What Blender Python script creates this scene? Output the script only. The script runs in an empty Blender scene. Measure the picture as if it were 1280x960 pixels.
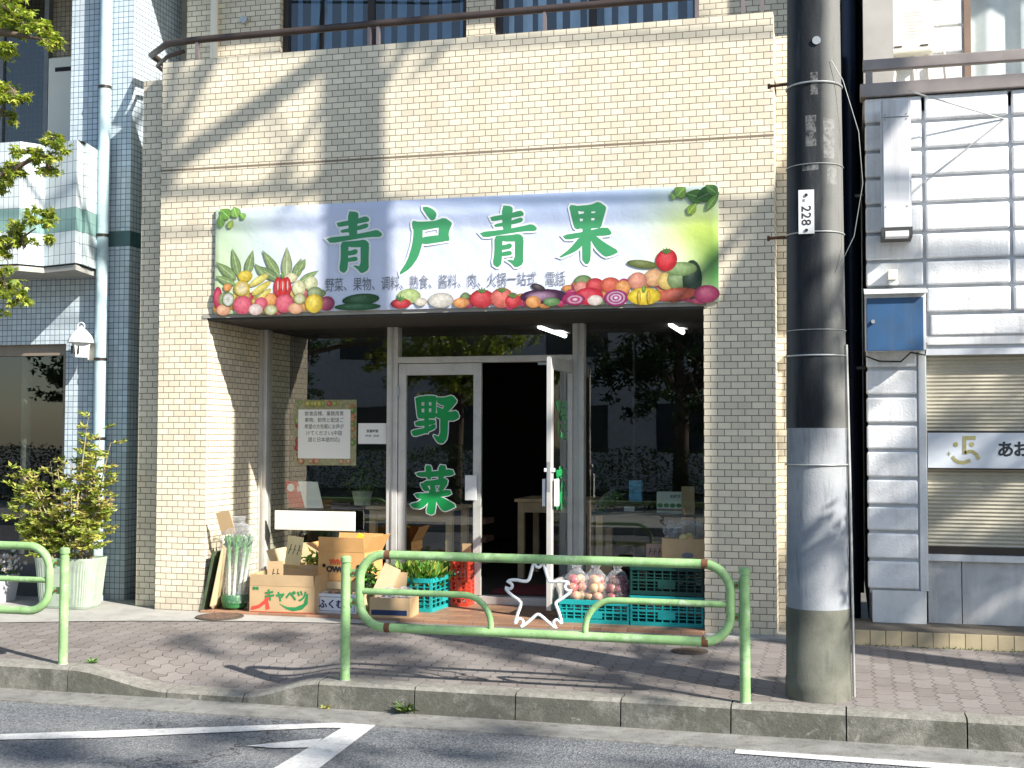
import bpy, bmesh, math, random
from mathutils import Vector, Matrix
from mathutils.geometry import tessellate_polygon
random.seed(7)
R = math.radians
scene = bpy.context.scene
COL = scene.collection

# ------------------------------------------------------------------ camera
F_PX, YAW, PITCH, ROLL, CD, CH = 1562.1, 15.03, 2.42, 0.16, 9.34, 1.445
def cam_axes():
    y, t, r = R(YAW), R(PITCH), R(ROLL)
    fw = Vector((-math.sin(y)*math.cos(t), math.cos(y)*math.cos(t), math.sin(t)))
    rt = Vector((math.cos(y), math.sin(y), 0)); up = rt.cross(fw)
    return fw, rt*math.cos(r)+up*math.sin(r), -rt*math.sin(r)+up*math.cos(r)
FW, RT, UP = cam_axes()
cd = bpy.data.cameras.new('camera'); cam = bpy.data.objects.new('camera', cd); COL.objects.link(cam)
cd.sensor_width = 36; cd.lens = F_PX/1280*36; cd.clip_start = .05; cd.clip_end = 500
cam.matrix_world = Matrix(((RT.x, UP.x, -FW.x, 0), (RT.y, UP.y, -FW.y, -CD), (RT.z, UP.z, -FW.z, CH), (0, 0, 0, 1)))
scene.camera = cam
def ray(px, py):
    return FW*F_PX + RT*(px-640) - UP*(py-480)
def P(px, py, Y=0.0):
    d = ray(px, py); s = (Y+CD)/d.y
    return Vector((d.x*s, Y, CH+d.z*s))
def G(px, py, Z=0.0):
    d = ray(px, py); s = (Z-CH)/d.z
    return Vector((d.x*s, d.y*s-CD, Z))

# ------------------------------------------------------------------ materials
MATS = {}
def nodes(m):
    m.use_nodes = True
    nt = m.node_tree; nt.nodes.clear()
    o = nt.nodes.new('ShaderNodeOutputMaterial')
    b = nt.nodes.new('ShaderNodeBsdfPrincipled')
    nt.links.new(b.outputs[0], o.inputs[0])
    return nt, b, o
def N(nt, t, **kw):
    n = nt.nodes.new(t)
    for k, v in kw.items():
        if k.startswith('i_'):
            n.inputs[k[2:].replace('_', ' ')].default_value = v
        else: setattr(n, k, v)
    return n
def L(nt, a, b): nt.links.new(a, b)
def mth(nt, op, a, b=None, c=None, clamp=False):
    n = nt.nodes.new('ShaderNodeMath'); n.operation = op; n.use_clamp = clamp
    for i, v in enumerate((a, b, c)):
        if v is None: continue
        if isinstance(v, (int, float)): n.inputs[i].default_value = v
        else: L(nt, v, n.inputs[i])
    return n.outputs[0]
def mixc(nt, f, a, b, mode='MIX'):
    n = nt.nodes.new('ShaderNodeMix'); n.data_type = 'RGBA'; n.blend_type = mode
    for i, v in ((0, f), (6, a), (7, b)):
        if isinstance(v, (int, float)): n.inputs[i].default_value = v
        elif isinstance(v, tuple): n.inputs[i].default_value = (v+(1,))[:4]
        else: L(nt, v, n.inputs[i])
    return n.outputs[2]
def noise(nt, vec, scale, detail=4, rough=.55, dist=0):
    n = N(nt, 'ShaderNodeTexNoise'); n.inputs['Scale'].default_value = scale
    n.inputs['Detail'].default_value = detail; n.inputs['Roughness'].default_value = rough
    n.inputs['Distortion'].default_value = dist
    if vec is not None: L(nt, vec, n.inputs['Vector'])
    return n.outputs[0]
def ramp(nt, fac, stops):
    n = N(nt, 'ShaderNodeValToRGB'); cr = n.color_ramp
    while len(cr.elements) < len(stops): cr.elements.new(.5)
    for e, (p, c) in zip(cr.elements, stops):
        e.position = p; e.color = (c, c, c, 1) if isinstance(c, (int, float)) else (c+(1,))[:4]
    L(nt, fac, n.inputs[0]); return n.outputs[0]
def pos(nt, world=True):
    if world: return N(nt, 'ShaderNodeNewGeometry').outputs['Position']
    return N(nt, 'ShaderNodeTexCoord').outputs['Object']
def bump(nt, b, h, strength=.3, dist=.01, prev=None):
    n = N(nt, 'ShaderNodeBump'); n.inputs['Strength'].default_value = strength; n.inputs['Distance'].default_value = dist
    L(nt, h, n.inputs['Height'])
    if prev is not None: L(nt, prev, n.inputs['Normal'])
    L(nt, n.outputs[0], b.inputs['Normal']); return n.outputs[0]
def M(name, col, rough=.6, metal=0., var=.12, vs=6., bs=0, bstr=.15, dirt=0., world=True, spec=None, fine=0., streak=0., chips=None):
    if name in MATS: return MATS[name]
    m = bpy.data.materials.new(name); nt, b, o = nodes(m); MATS[name] = m
    p = pos(nt, world)
    n1 = noise(nt, p, vs, 5)
    lo = tuple(c*(1-var) for c in col); hi = tuple(min(1, c*(1+var)) for c in col)
    c = mixc(nt, ramp(nt, n1, [(.3, 0.), (.7, 1.)]), lo, hi)
    if fine:
        n3 = noise(nt, p, 220, 2)
        c = mixc(nt, ramp(nt, n3, [(.35, 0.), (.65, 1.)]), c, mixc(nt, fine, c, (.02, .02, .02)))
    if dirt:
        n2 = noise(nt, p, vs*2.7, 6, .7, .5)
        c = mixc(nt, mth(nt, 'MULTIPLY', ramp(nt, n2, [(.5, 0.), (.72, 1.)]), dirt), c, (.08, .07, .055))
    if streak:
        mp = N(nt, 'ShaderNodeMapping'); mp.inputs['Scale'].default_value = (7, 7, .6); L(nt, p, mp.inputs[0])
        c = mixc(nt, mth(nt, 'MULTIPLY', ramp(nt, noise(nt, mp.outputs[0], 1.5, 6, .7), [(.5, 0.), (.72, 1.)]), streak), c, (.17, .155, .13))
    if chips:
        c = mixc(nt, ramp(nt, noise(nt, p, 33, 5, .75), [(.655, 0.), (.675, 1.)]), c, chips)
        c = mixc(nt, mth(nt, 'MULTIPLY', ramp(nt, noise(nt, p, 12, 6, .8, 1.0), [(.55, 0.), (.62, 1.)]), .45), c, (.52, .60, .48))
    L(nt, c, b.inputs['Base Color'])
    b.inputs['Roughness'].default_value = rough; b.inputs['Metallic'].default_value = metal
    if spec is not None: b.inputs['Specular IOR Level'].default_value = spec
    if bs: bump(nt, b, noise(nt, p, bs, 4, .6), bstr, .004)
    return m
def tiles(name, col, joint, pw, ph, mortar=.005, offset=.5, var=.1, rough=.35, phase=(0, 0), band=None, axis='xz', bstr=.5, stain=.12):
    m = bpy.data.materials.new(name); nt, b, o = nodes(m); MATS[name] = m
    p = pos(nt); s = N(nt, 'ShaderNodeSeparateXYZ'); L(nt, p, s.inputs[0])
    if axis == 'xz':
        u = mth(nt, 'ADD', mth(nt, 'ADD', s.outputs[0], s.outputs[1]), phase[0]+50); v = mth(nt, 'ADD', s.outputs[2], phase[1]+10)
    else:
        u = mth(nt, 'ADD', s.outputs[0], phase[0]+50); v = mth(nt, 'ADD', s.outputs[1], phase[1]+50)
    cv = N(nt, 'ShaderNodeCombineXYZ'); L(nt, u, cv.inputs[0]); L(nt, v, cv.inputs[1])
    bt = N(nt, 'ShaderNodeTexBrick'); L(nt, cv.outputs[0], bt.inputs['Vector'])
    bt.offset = offset; bt.offset_frequency = 2; bt.squash = 1
    for k, x in (('Scale', 1), ('Mortar Size', mortar/2), ('Mortar Smooth', .25), ('Bias', 0), ('Brick Width', pw), ('Row Height', ph)):
        bt.inputs[k].default_value = x
    lo = tuple(c*(1-var) for c in col); hi = tuple(min(1, c*(1+var*.6)) for c in col)
    bt.inputs['Color1'].default_value = lo+(1,); bt.inputs['Color2'].default_value = hi+(1,)
    bt.inputs['Mortar'].default_value = joint+(1,)
    c = bt.outputs[0]
    if band:
        z0, z1, bc = band
        mask = mth(nt, 'MULTIPLY', mth(nt, 'GREATER_THAN', s.outputs[2], z0), mth(nt, 'LESS_THAN', s.outputs[2], z1))
        mask = mth(nt, 'MULTIPLY', mask, mth(nt, 'SUBTRACT', 1, bt.outputs[1]))
        c = mixc(nt, mask, c, bc)
    n1 = noise(nt, p, 1.6, 6, .65)
    c = mixc(nt, mth(nt, 'MULTIPLY', ramp(nt, n1, [(.35, 1.), (.6, 0.)]), stain), c, (.25, .22, .17))
    mp = N(nt, 'ShaderNodeMapping'); mp.inputs['Scale'].default_value = (5, 5, .35); L(nt, p, mp.inputs[0])
    c = mixc(nt, mth(nt, 'MULTIPLY', ramp(nt, noise(nt, mp.outputs[0], 1.0, 6, .7), [(.48, 0.), (.75, 1.)]), .20), c, (.34, .29, .21))
    low = mth(nt, 'MULTIPLY', ramp(nt, s.outputs[2], [(.0, 1.), (.35, 0.)]), noise(nt, p, 9, 5, .7))
    if axis == 'xz': c = mixc(nt, mth(nt, 'MULTIPLY', low, .7), c, (.20, .17, .13))
    n2 = noise(nt, p, 90, 2)
    c = mixc(nt, mth(nt, 'MULTIPLY', n2, .10), c, (.1, .09, .07))
    L(nt, c, b.inputs['Base Color'])
    rr = mth(nt, 'ADD', mth(nt, 'MULTIPLY', bt.outputs[1], .5), rough); L(nt, rr, b.inputs['Roughness'])
    h = mth(nt, 'SUBTRACT', mth(nt, 'MULTIPLY', noise(nt, p, 25, 3), .3), bt.outputs[1])
    bump(nt, b, h, bstr, .004)
    return m
def glass(name, tint=(.85, .88, .87), refl=1.5, base=.03, col=(1, 1, 1)):
    m = bpy.data.materials.new(name); MATS[name] = m; m.use_nodes = True; nt = m.node_tree; nt.nodes.clear()
    o = N(nt, 'ShaderNodeOutputMaterial'); t = N(nt, 'ShaderNodeBsdfTransparent'); g = N(nt, 'ShaderNodeBsdfGlossy')
    t.inputs[0].default_value = tint+(1,); g.inputs['Roughness'].default_value = .0; g.inputs[0].default_value = col+(1,)
    fr = N(nt, 'ShaderNodeFresnel'); fr.inputs[0].default_value = 1.5
    geo = pos(nt); w = N(nt, 'ShaderNodeBump'); w.inputs['Strength'].default_value = .05; w.inputs['Distance'].default_value = .02
    L(nt, noise(nt, geo, 1.3, 1), w.inputs['Height']); L(nt, w.outputs[0], g.inputs['Normal'])
    f = mth(nt, 'ADD', mth(nt, 'MULTIPLY', fr.outputs[0], refl), base, clamp=True)
    bf = N(nt, 'ShaderNodeNewGeometry').outputs['Backfacing']; f = mth(nt, 'MULTIPLY', f, mth(nt, 'SUBTRACT', 1, bf))
    mx = N(nt, 'ShaderNodeMixShader'); L(nt, f, mx.inputs[0]); L(nt, t.outputs[0], mx.inputs[1]); L(nt, g.outputs[0], mx.inputs[2])
    L(nt, mx.outputs[0], o.inputs[0]); return m
def vcol(name, rough=.5, var=.1, bs=0, trans=0., bstr=.2, vs=8):
    m = bpy.data.materials.new(name); nt, b, o = nodes(m); MATS[name] = m
    a = N(nt, 'ShaderNodeAttribute'); a.attribute_name = 'Col'
    n = noise(nt, pos(nt), vs, 4)
    c = mixc(nt, mth(nt, 'MULTIPLY', n, var), a.outputs[0], (0, 0, 0))
    L(nt, c, b.inputs['Base Color']); b.inputs['Roughness'].default_value = rough
    if bs: bump(nt, b, noise(nt, pos(nt), bs, 4), bstr, .01)
    if trans:
        tr = N(nt, 'ShaderNodeBsdfTranslucent'); L(nt, mixc(nt, 1.0, c, (1.0, 1.15, .45), 'MULTIPLY'), tr.inputs[0])
        mx = N(nt, 'ShaderNodeMixShader'); mx.inputs[0].default_value = trans
        L(nt, b.outputs[0], mx.inputs[1]); L(nt, tr.outputs[0], mx.inputs[2]); L(nt, mx.outputs[0], o.inputs[0])
    return m

CREAM = tiles('cream_tile', (.82, .74, .57), (.16, .125, .09), .1, .05, .0065, phase=(.08, -.006), var=.14)
BLUE = tiles('blue_tile', (.56, .66, .72), (.05, .09, .16), .05, .05, .006, offset=0, var=.14, band=(3.13, 3.27, (.03, .12, .12)))
BLUEV = tiles('blue_tall_tile', (.66, .74, .76), (.10, .15, .20), .05, .1, .005, offset=0, var=.08, band=(3.2, 3.4, (.20, .36, .33)))
BROWNT = tiles('brown_square_tile', (.42, .34, .22), (.06, .05, .04), .05, .05, .006, offset=0, var=.2)
TERRA = tiles('terracotta_tile', (.36, .19, .11), (.16, .13, .11), .2, .1, .007, axis='xy', var=.3, rough=.5)
LEDGE = tiles('ledge_tile', (.58, .48, .30), (.06, .05, .035), .105, .12, .008, offset=0, var=.2, phase=(0, -.02), stain=.5)
ALU = M('aluminium', (.55, .55, .53), .38, .75, .08, 3)
ALUW = M('pale_door_frame', (.62, .60, .57), .45, .25, .1, 4, dirt=.15)
DARKFR = M('dark_bronze_frame', (.05, .04, .035), .4, .5)
BRONZE = M('brown_rail', (.10, .075, .065), .4, .5, .2)
RAILR = M('taupe_rail', (.30, .26, .24), .45, .35, .15)
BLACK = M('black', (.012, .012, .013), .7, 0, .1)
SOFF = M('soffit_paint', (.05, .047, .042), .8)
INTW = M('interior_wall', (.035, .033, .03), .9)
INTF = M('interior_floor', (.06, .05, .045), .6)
STUC = M('white_stucco', (.77, .78, .79), .8, 0, .08, 2.5, bs=60, bstr=.9, dirt=.2, streak=.28)
WHITEP = M('white_paint', (.70, .71, .71), .5, 0, .05, 5, dirt=.15, streak=.25)
CREAMP = M('cream_plastic', (.80, .77, .66), .45, 0, .03, 5)
GRAN = M('speckled_panel', (.74, .75, .76), .6, 0, .08, 3, fine=.6, dirt=.3, streak=.3)
CONC = M('kerb_concrete', (.27, .26, .23), .9, 0, .3, 4, bs=70, bstr=.8, dirt=1.0, fine=.5)
def kerb_mat():
    m = bpy.data.materials.new('weathered_kerb'); nt, b, o = nodes(m); p = pos(nt)
    s = N(nt, 'ShaderNodeSeparateXYZ'); L(nt, p, s.inputs[0])
    n1 = noise(nt, p, 5, 7, .7); n2 = noise(nt, p, 23, 6, .75)
    c = mixc(nt, ramp(nt, n1, [(.35, 0.), (.65, 1.)]), (.25, .24, .205), (.36, .345, .31))
    c = mixc(nt, mth(nt, 'MULTIPLY', ramp(nt, n2, [(.42, 0.), (.62, 1.)]), .6), c, (.13, .125, .105))
    nf = N(nt, 'ShaderNodeSeparateXYZ'); L(nt, N(nt, 'ShaderNodeNewGeometry').outputs['Normal'], nf.inputs[0])
    face = ramp(nt, nf.outputs[2], [(.45, 1.), (.8, 0.)])
    al = mth(nt, 'MULTIPLY', face, ramp(nt, noise(nt, p, 3.1, 7, .72, .6), [(.36, .1), (.55, 1.)]))
    c = mixc(nt, mth(nt, 'MULTIPLY', al, .8), c, (.065, .068, .052))
    c = mixc(nt, mth(nt, 'MULTIPLY', face, mth(nt, 'MULTIPLY', ramp(nt, noise(nt, p, 11, 7, .8, .8), [(.58, 0.), (.66, 1.)]), .55)), c, (.42, .41, .37))
    c = mixc(nt, mth(nt, 'MULTIPLY', ramp(nt, noise(nt, p, 240, 2), [(.4, 0.), (.65, 1.)]), .4), c, (.06, .06, .05))
    L(nt, c, b.inputs['Base Color']); b.inputs['Roughness'].default_value = .92
    bump(nt, b, noise(nt, p, 60, 6, .75), .9, .006); return m
CONC = kerb_mat()
CONC2 = M('pale_concrete', (.40, .39, .36), .85, 0, .15, 2.5, bs=70, bstr=.3, dirt=.35, fine=.2)
GUTTER = M('gutter_concrete', (.29, .285, .265), .9, 0, .25, 5, bs=60, bstr=.9, dirt=.8, fine=.6)
ASPH = M('asphalt', (.155, .162, .172), .9, 0, .22, 1.7, bs=200, bstr=1.0, fine=.6, dirt=.25)
def asphalt():
    m = bpy.data.materials.new('road_asphalt'); nt, b, o = nodes(m); p = pos(nt)
    c = mixc(nt, ramp(nt, noise(nt, p, 1.4, 6, .65), [(.3, 0.), (.7, 1.)]), (.105, .118, .138), (.16, .172, .188))
    vo = N(nt, 'ShaderNodeTexVoronoi'); vo.inputs['Scale'].default_value = 95; L(nt, p, vo.inputs['Vector'])
    sp_ = N(nt, 'ShaderNodeSeparateColor'); L(nt, vo.outputs['Color'], sp_.inputs[0])
    c = mixc(nt, mth(nt, 'MULTIPLY', ramp(nt, sp_.outputs[0], [(.3, 0.), (1., 1.)]), .45), c, (.36, .36, .35))
    c = mixc(nt, mth(nt, 'MULTIPLY', ramp(nt, sp_.outputs[1], [(.4, 0.), (.95, 1.)]), .75), c, (.03, .032, .036))
    mp = N(nt, 'ShaderNodeMapping'); mp.inputs['Scale'].default_value = (.35, 2.2, 1); L(nt, p, mp.inputs[0])
    c = mixc(nt, mth(nt, 'MULTIPLY', ramp(nt, noise(nt, mp.outputs[0], 1.2, 5, .7), [(.5, 0.), (.7, 1.)]), .3), c, (.33, .32, .29))
    vc = N(nt, 'ShaderNodeTexVoronoi'); vc.feature = 'DISTANCE_TO_EDGE'; vc.inputs['Scale'].default_value = .55
    wv = N(nt, 'ShaderNodeVectorMath'); wv.operation = 'ADD'; nz = N(nt, 'ShaderNodeTexNoise'); nz.inputs['Scale'].default_value = 2.5; nz.inputs['Detail'].default_value = 6; L(nt, p, nz.inputs['Vector'])
    L(nt, p, wv.inputs[0]); L(nt, nz.outputs['Color'], wv.inputs[1]); L(nt, wv.outputs[0], vc.inputs['Vector'])
    crk = mth(nt, 'MULTIPLY', mth(nt, 'LESS_THAN', vc.outputs['Distance'], .0035), mth(nt, 'GREATER_THAN', noise(nt, p, .8, 2), .5))
    c = mixc(nt, mth(nt, 'MULTIPLY', crk, .8), c, (.02, .02, .02))
    L(nt, c, b.inputs['Base Color']); b.inputs['Roughness'].default_value = .9
    bump(nt, b, vo.outputs['Distance'], .9, .006); return m
ASPH = asphalt()
PAINT = M('road_paint', (.68, .68, .67), .75, 0, .08, 9, bs=120, bstr=.6, dirt=.5, fine=.25)
GREENP = M('green_rail_paint', (.27, .46, .19), .55, 0, .25, 5, dirt=.45, bs=60, bstr=.25, chips=(.14, .08, .05))
RUST = M('rust', (.16, .07, .035), .85, .1, .3, 20)
WHITEM = M('white_metal', (.80, .80, .80), .35, 0, .03)
CARD = M('cardboard', (.50, .35, .19), .8, 0, .1, 5, world=False)
CARDL = M('pale_cardboard', (.60, .47, .28), .8, 0, .1, 5, world=False)
CARDO = M('orange_cardboard', (.66, .36, .13), .75, 0, .08, 5, world=False)
CARDD = M('brown_cardboard', (.33, .23, .13), .85, 0, .12, 6, world=False)
TEAL = M('teal_plastic', (.012, .33, .33), .4, 0, .12, 5)
TEALD = M('dark_teal_plastic', (.003, .04, .034), .45, 0, .12, 5)
REDP = M('red_plastic', (.62, .06, .03), .4)
GREENL = M('sign_green', (.05, .29, .12), .5, 0, .06, 5)
GREENG = M('glossy_green_letter', (.012, .30, .08), .25, 0, .25, 2)
WHITEL = M('white_print', (.80, .82, .82), .5, 0, .02)
INK = M('black_ink', (.02, .025, .03), .6)
INKG = M('grey_ink', (.16, .17, .19), .6)
PIPE = M('pale_blue_pipe', (.42, .56, .60), .45, 0, .1, 4, dirt=.3)
PIPED = M('navy_pipe', (.015, .03, .07), .4)
BLUECAB = M('blue_cabinet_paint', (.030, .095, .21), .5, 0, .2, 3, dirt=.3, streak=.2)
STEEL = M('galvanised_steel', (.50, .51, .50), .4, .6, .15, 12)
IRON = M('cast_iron', (.10, .075, .055), .8, .3, .3, 30, bs=60, bstr=.5)
BARK = M('bark', (.12, .09, .065), .9, 0, .3, 14, bs=40, bstr=.6)
TWIG = M('twig', (.33, .27, .17), .8, 0, .3, 14)
LEAF = vcol('leaf', .5, .25, trans=.35)
PRINT = vcol('printed_vinyl', .5, .75, vs=38)
FRUIT = vcol('fruit_skin', .4, .15, vs=40)
PINE = M('pine_wood', (.62, .46, .27), .6, 0, .15, 8)
CURT = M('pale_curtain', (.82, .84, .86), .8)
GLS = glass('shop_glass', tint=(.93, .95, .94), refl=1.2, base=.055)
GLSB = glass('window_glass', tint=(.78, .86, .92), refl=1.2, base=.05)
GLSD = glass('dark_glass', tint=(.55, .57, .55), refl=1.4, base=.04)
GLSW = glass('clear_glass', tint=(.95, .97, .97), refl=.8, base=.0)
POT = M('sage_planter', (.36, .43, .34), .65, 0, .08, 5, dirt=.25, streak=.2)
LEEKW = vcol('leek_skin', .4, .1)
def plastic_bag():
    m = bpy.data.materials.new('clear_bag'); MATS['bag'] = m; m.use_nodes = True; nt = m.node_tree; nt.nodes.clear()
    o = N(nt, 'ShaderNodeOutputMaterial'); t = N(nt, 'ShaderNodeBsdfTransparent'); g = N(nt, 'ShaderNodeBsdfPrincipled')
    g.inputs['Base Color'].default_value = (.75, .78, .82, 1); g.inputs['Roughness'].default_value = .12
    n = noise(nt, pos(nt), 38, 3, .6, 1.5); bump(nt, g, n, .9, .02)
    lw = N(nt, 'ShaderNodeLayerWeight'); lw.inputs[0].default_value = .35
    f = mth(nt, 'ADD', mth(nt, 'MULTIPLY', lw.outputs[1], .45), mth(nt, 'MULTIPLY', ramp(nt, n, [(.5, 0.), (.68, 1.)]), .25), clamp=True)
    f = mth(nt, 'ADD', f, .05, clamp=True)
    mx = N(nt, 'ShaderNodeMixShader'); L(nt, f, mx.inputs[0]); L(nt, t.outputs[0], mx.inputs[1]); L(nt, g.outputs[0], mx.inputs[2])
    L(nt, mx.outputs[0], o.inputs[0]); return m
BAG = plastic_bag()
def emis(name, col, st):
    m = bpy.data.materials.new(name); nt, b, o = nodes(m)
    b.inputs['Emission Color'].default_value = col+(1,); b.inputs['Emission Strength'].default_value = st
    b.inputs['Base Color'].default_value = (.8, .8, .8, 1); return m
LAMP = emis('lit_tube', (1, .98, .95), 2.5)

def paver_mat():
    m = bpy.data.materials.new('interlocking_paver'); nt, b, o = nodes(m)
    p = pos(nt); s = N(nt, 'ShaderNodeSeparateXYZ'); L(nt, p, s.inputs[0])
    X, Y = s.outputs[0], s.outputs[1]
    def tri(v, per, amp):
        return mth(nt, 'MULTIPLY', mth(nt, 'SUBTRACT', mth(nt, 'PINGPONG', v, per/2), per/4), amp*4/per)
    u = mth(nt, 'ADD', mth(nt, 'ADD', Y, tri(mth(nt, 'ADD', X, 50), .115, .011)), 50)
    v = mth(nt, 'ADD', mth(nt, 'ADD', X, tri(mth(nt, 'ADD', Y, 50), .11, .013)), 50)
    cv = N(nt, 'ShaderNodeCombineXYZ'); L(nt, u, cv.inputs[0]); L(nt, v, cv.inputs[1])
    bt = N(nt, 'ShaderNodeTexBrick'); L(nt, cv.outputs[0], bt.inputs['Vector']); bt.offset = .5
    for k, x in (('Scale', 1), ('Mortar Size', .0036), ('Mortar Smooth', .3), ('Bias', 0), ('Brick Width', .22), ('Row Height', .115)):
        bt.inputs[k].default_value = x
    bt.inputs['Color1'].default_value = (.172, .150, .138, 1); bt.inputs['Color2'].default_value = (.25, .222, .208, 1)
    bt.inputs['Mortar'].default_value = (.028, .025, .024, 1)
    c = bt.outputs[0]
    c = mixc(nt, mth(nt, 'MULTIPLY', ramp(nt, noise(nt, p, 2.2, 6, .65), [(.4, 0.), (.65, 1.)]), .35), c, (.30, .28, .26))
    c = mixc(nt, mth(nt, 'MULTIPLY', ramp(nt, noise(nt, p, 200, 2), [(.4, 0.), (.65, 1.)]), .35), c, (.07, .06, .055))
    L(nt, c, b.inputs['Base Color']); b.inputs['Roughness'].default_value = .85
    h = mth(nt, 'SUBTRACT', mth(nt, 'MULTIPLY', noise(nt, p, 120, 3), .35), bt.outputs[1]); bump(nt, b, h, .7, .005)
    return m
PAVER = paver_mat()
def pole_mat():
    m = bpy.data.materials.new('pole_surface'); nt, b, o = nodes(m)
    p = pos(nt); s = N(nt, 'ShaderNodeSeparateXYZ'); L(nt, p, s.inputs[0])
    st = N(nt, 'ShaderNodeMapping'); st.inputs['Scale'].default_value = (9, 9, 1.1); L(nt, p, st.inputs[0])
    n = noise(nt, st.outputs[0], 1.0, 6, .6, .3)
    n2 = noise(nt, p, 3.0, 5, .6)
    up = ramp(nt, n, [(.34, (.014, .017, .020)), (.60, (.034, .038, .043)), (.80, (.14, .14, .142))])  # dark upper coat, plus the shade lying on it, both in this tone
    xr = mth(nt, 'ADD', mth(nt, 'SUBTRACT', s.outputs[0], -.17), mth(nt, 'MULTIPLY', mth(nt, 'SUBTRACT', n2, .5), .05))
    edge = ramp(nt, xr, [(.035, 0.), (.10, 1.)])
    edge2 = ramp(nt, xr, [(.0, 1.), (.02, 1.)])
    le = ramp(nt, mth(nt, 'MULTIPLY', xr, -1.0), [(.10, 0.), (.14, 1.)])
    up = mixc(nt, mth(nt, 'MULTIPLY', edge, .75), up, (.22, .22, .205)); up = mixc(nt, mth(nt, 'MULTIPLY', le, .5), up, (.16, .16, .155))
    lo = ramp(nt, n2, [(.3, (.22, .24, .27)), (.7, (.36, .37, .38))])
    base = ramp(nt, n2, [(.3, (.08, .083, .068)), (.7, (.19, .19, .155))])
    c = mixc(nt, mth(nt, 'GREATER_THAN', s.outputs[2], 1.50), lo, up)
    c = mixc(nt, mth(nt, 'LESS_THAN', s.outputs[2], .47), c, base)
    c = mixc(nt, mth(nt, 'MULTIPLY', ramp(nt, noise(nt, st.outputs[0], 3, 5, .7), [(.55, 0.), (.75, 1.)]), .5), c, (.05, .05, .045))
    def zone(x0, x1, z0, z1):
        a = mth(nt, 'MULTIPLY', mth(nt, 'GREATER_THAN', s.outputs[0], x0), mth(nt, 'LESS_THAN', s.outputs[0], x1))
        return mth(nt, 'MULTIPLY', a, mth(nt, 'MULTIPLY', mth(nt, 'GREATER_THAN', s.outputs[2], z0), mth(nt, 'LESS_THAN', s.outputs[2], z1)))
    res = zone(-.22, -.16, 3.12, 3.30)
    for zz in ((-.12, -.06, 3.05, 3.28), (-.24, -.15, 2.98, 3.02), (-.10, -.05, 2.9, 3.0), (-.19, -.15, 3.42, 3.55)): res = mth(nt, 'MAXIMUM', res, zone(*zz))
    c = mixc(nt, mth(nt, 'MULTIPLY', mth(nt, 'MULTIPLY', res, ramp(nt, noise(nt, p, 30, 5, .8), [(.4, 0.), (.6, 1.)])), .6), c, (.30, .30, .29))
    L(nt, c, b.inputs['Base Color']); b.inputs['Roughness'].default_value = .85; b.inputs['Specular IOR Level'].default_value = .18
    bump(nt, b, noise(nt, p, 90, 4, .7), .6, .004)
    return m
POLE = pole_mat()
def shutter_mat():
    return M('shutter_slat', (.46, .43, .34), .5, .2, .06, 3, dirt=.2)
SHUT = shutter_mat()

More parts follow.
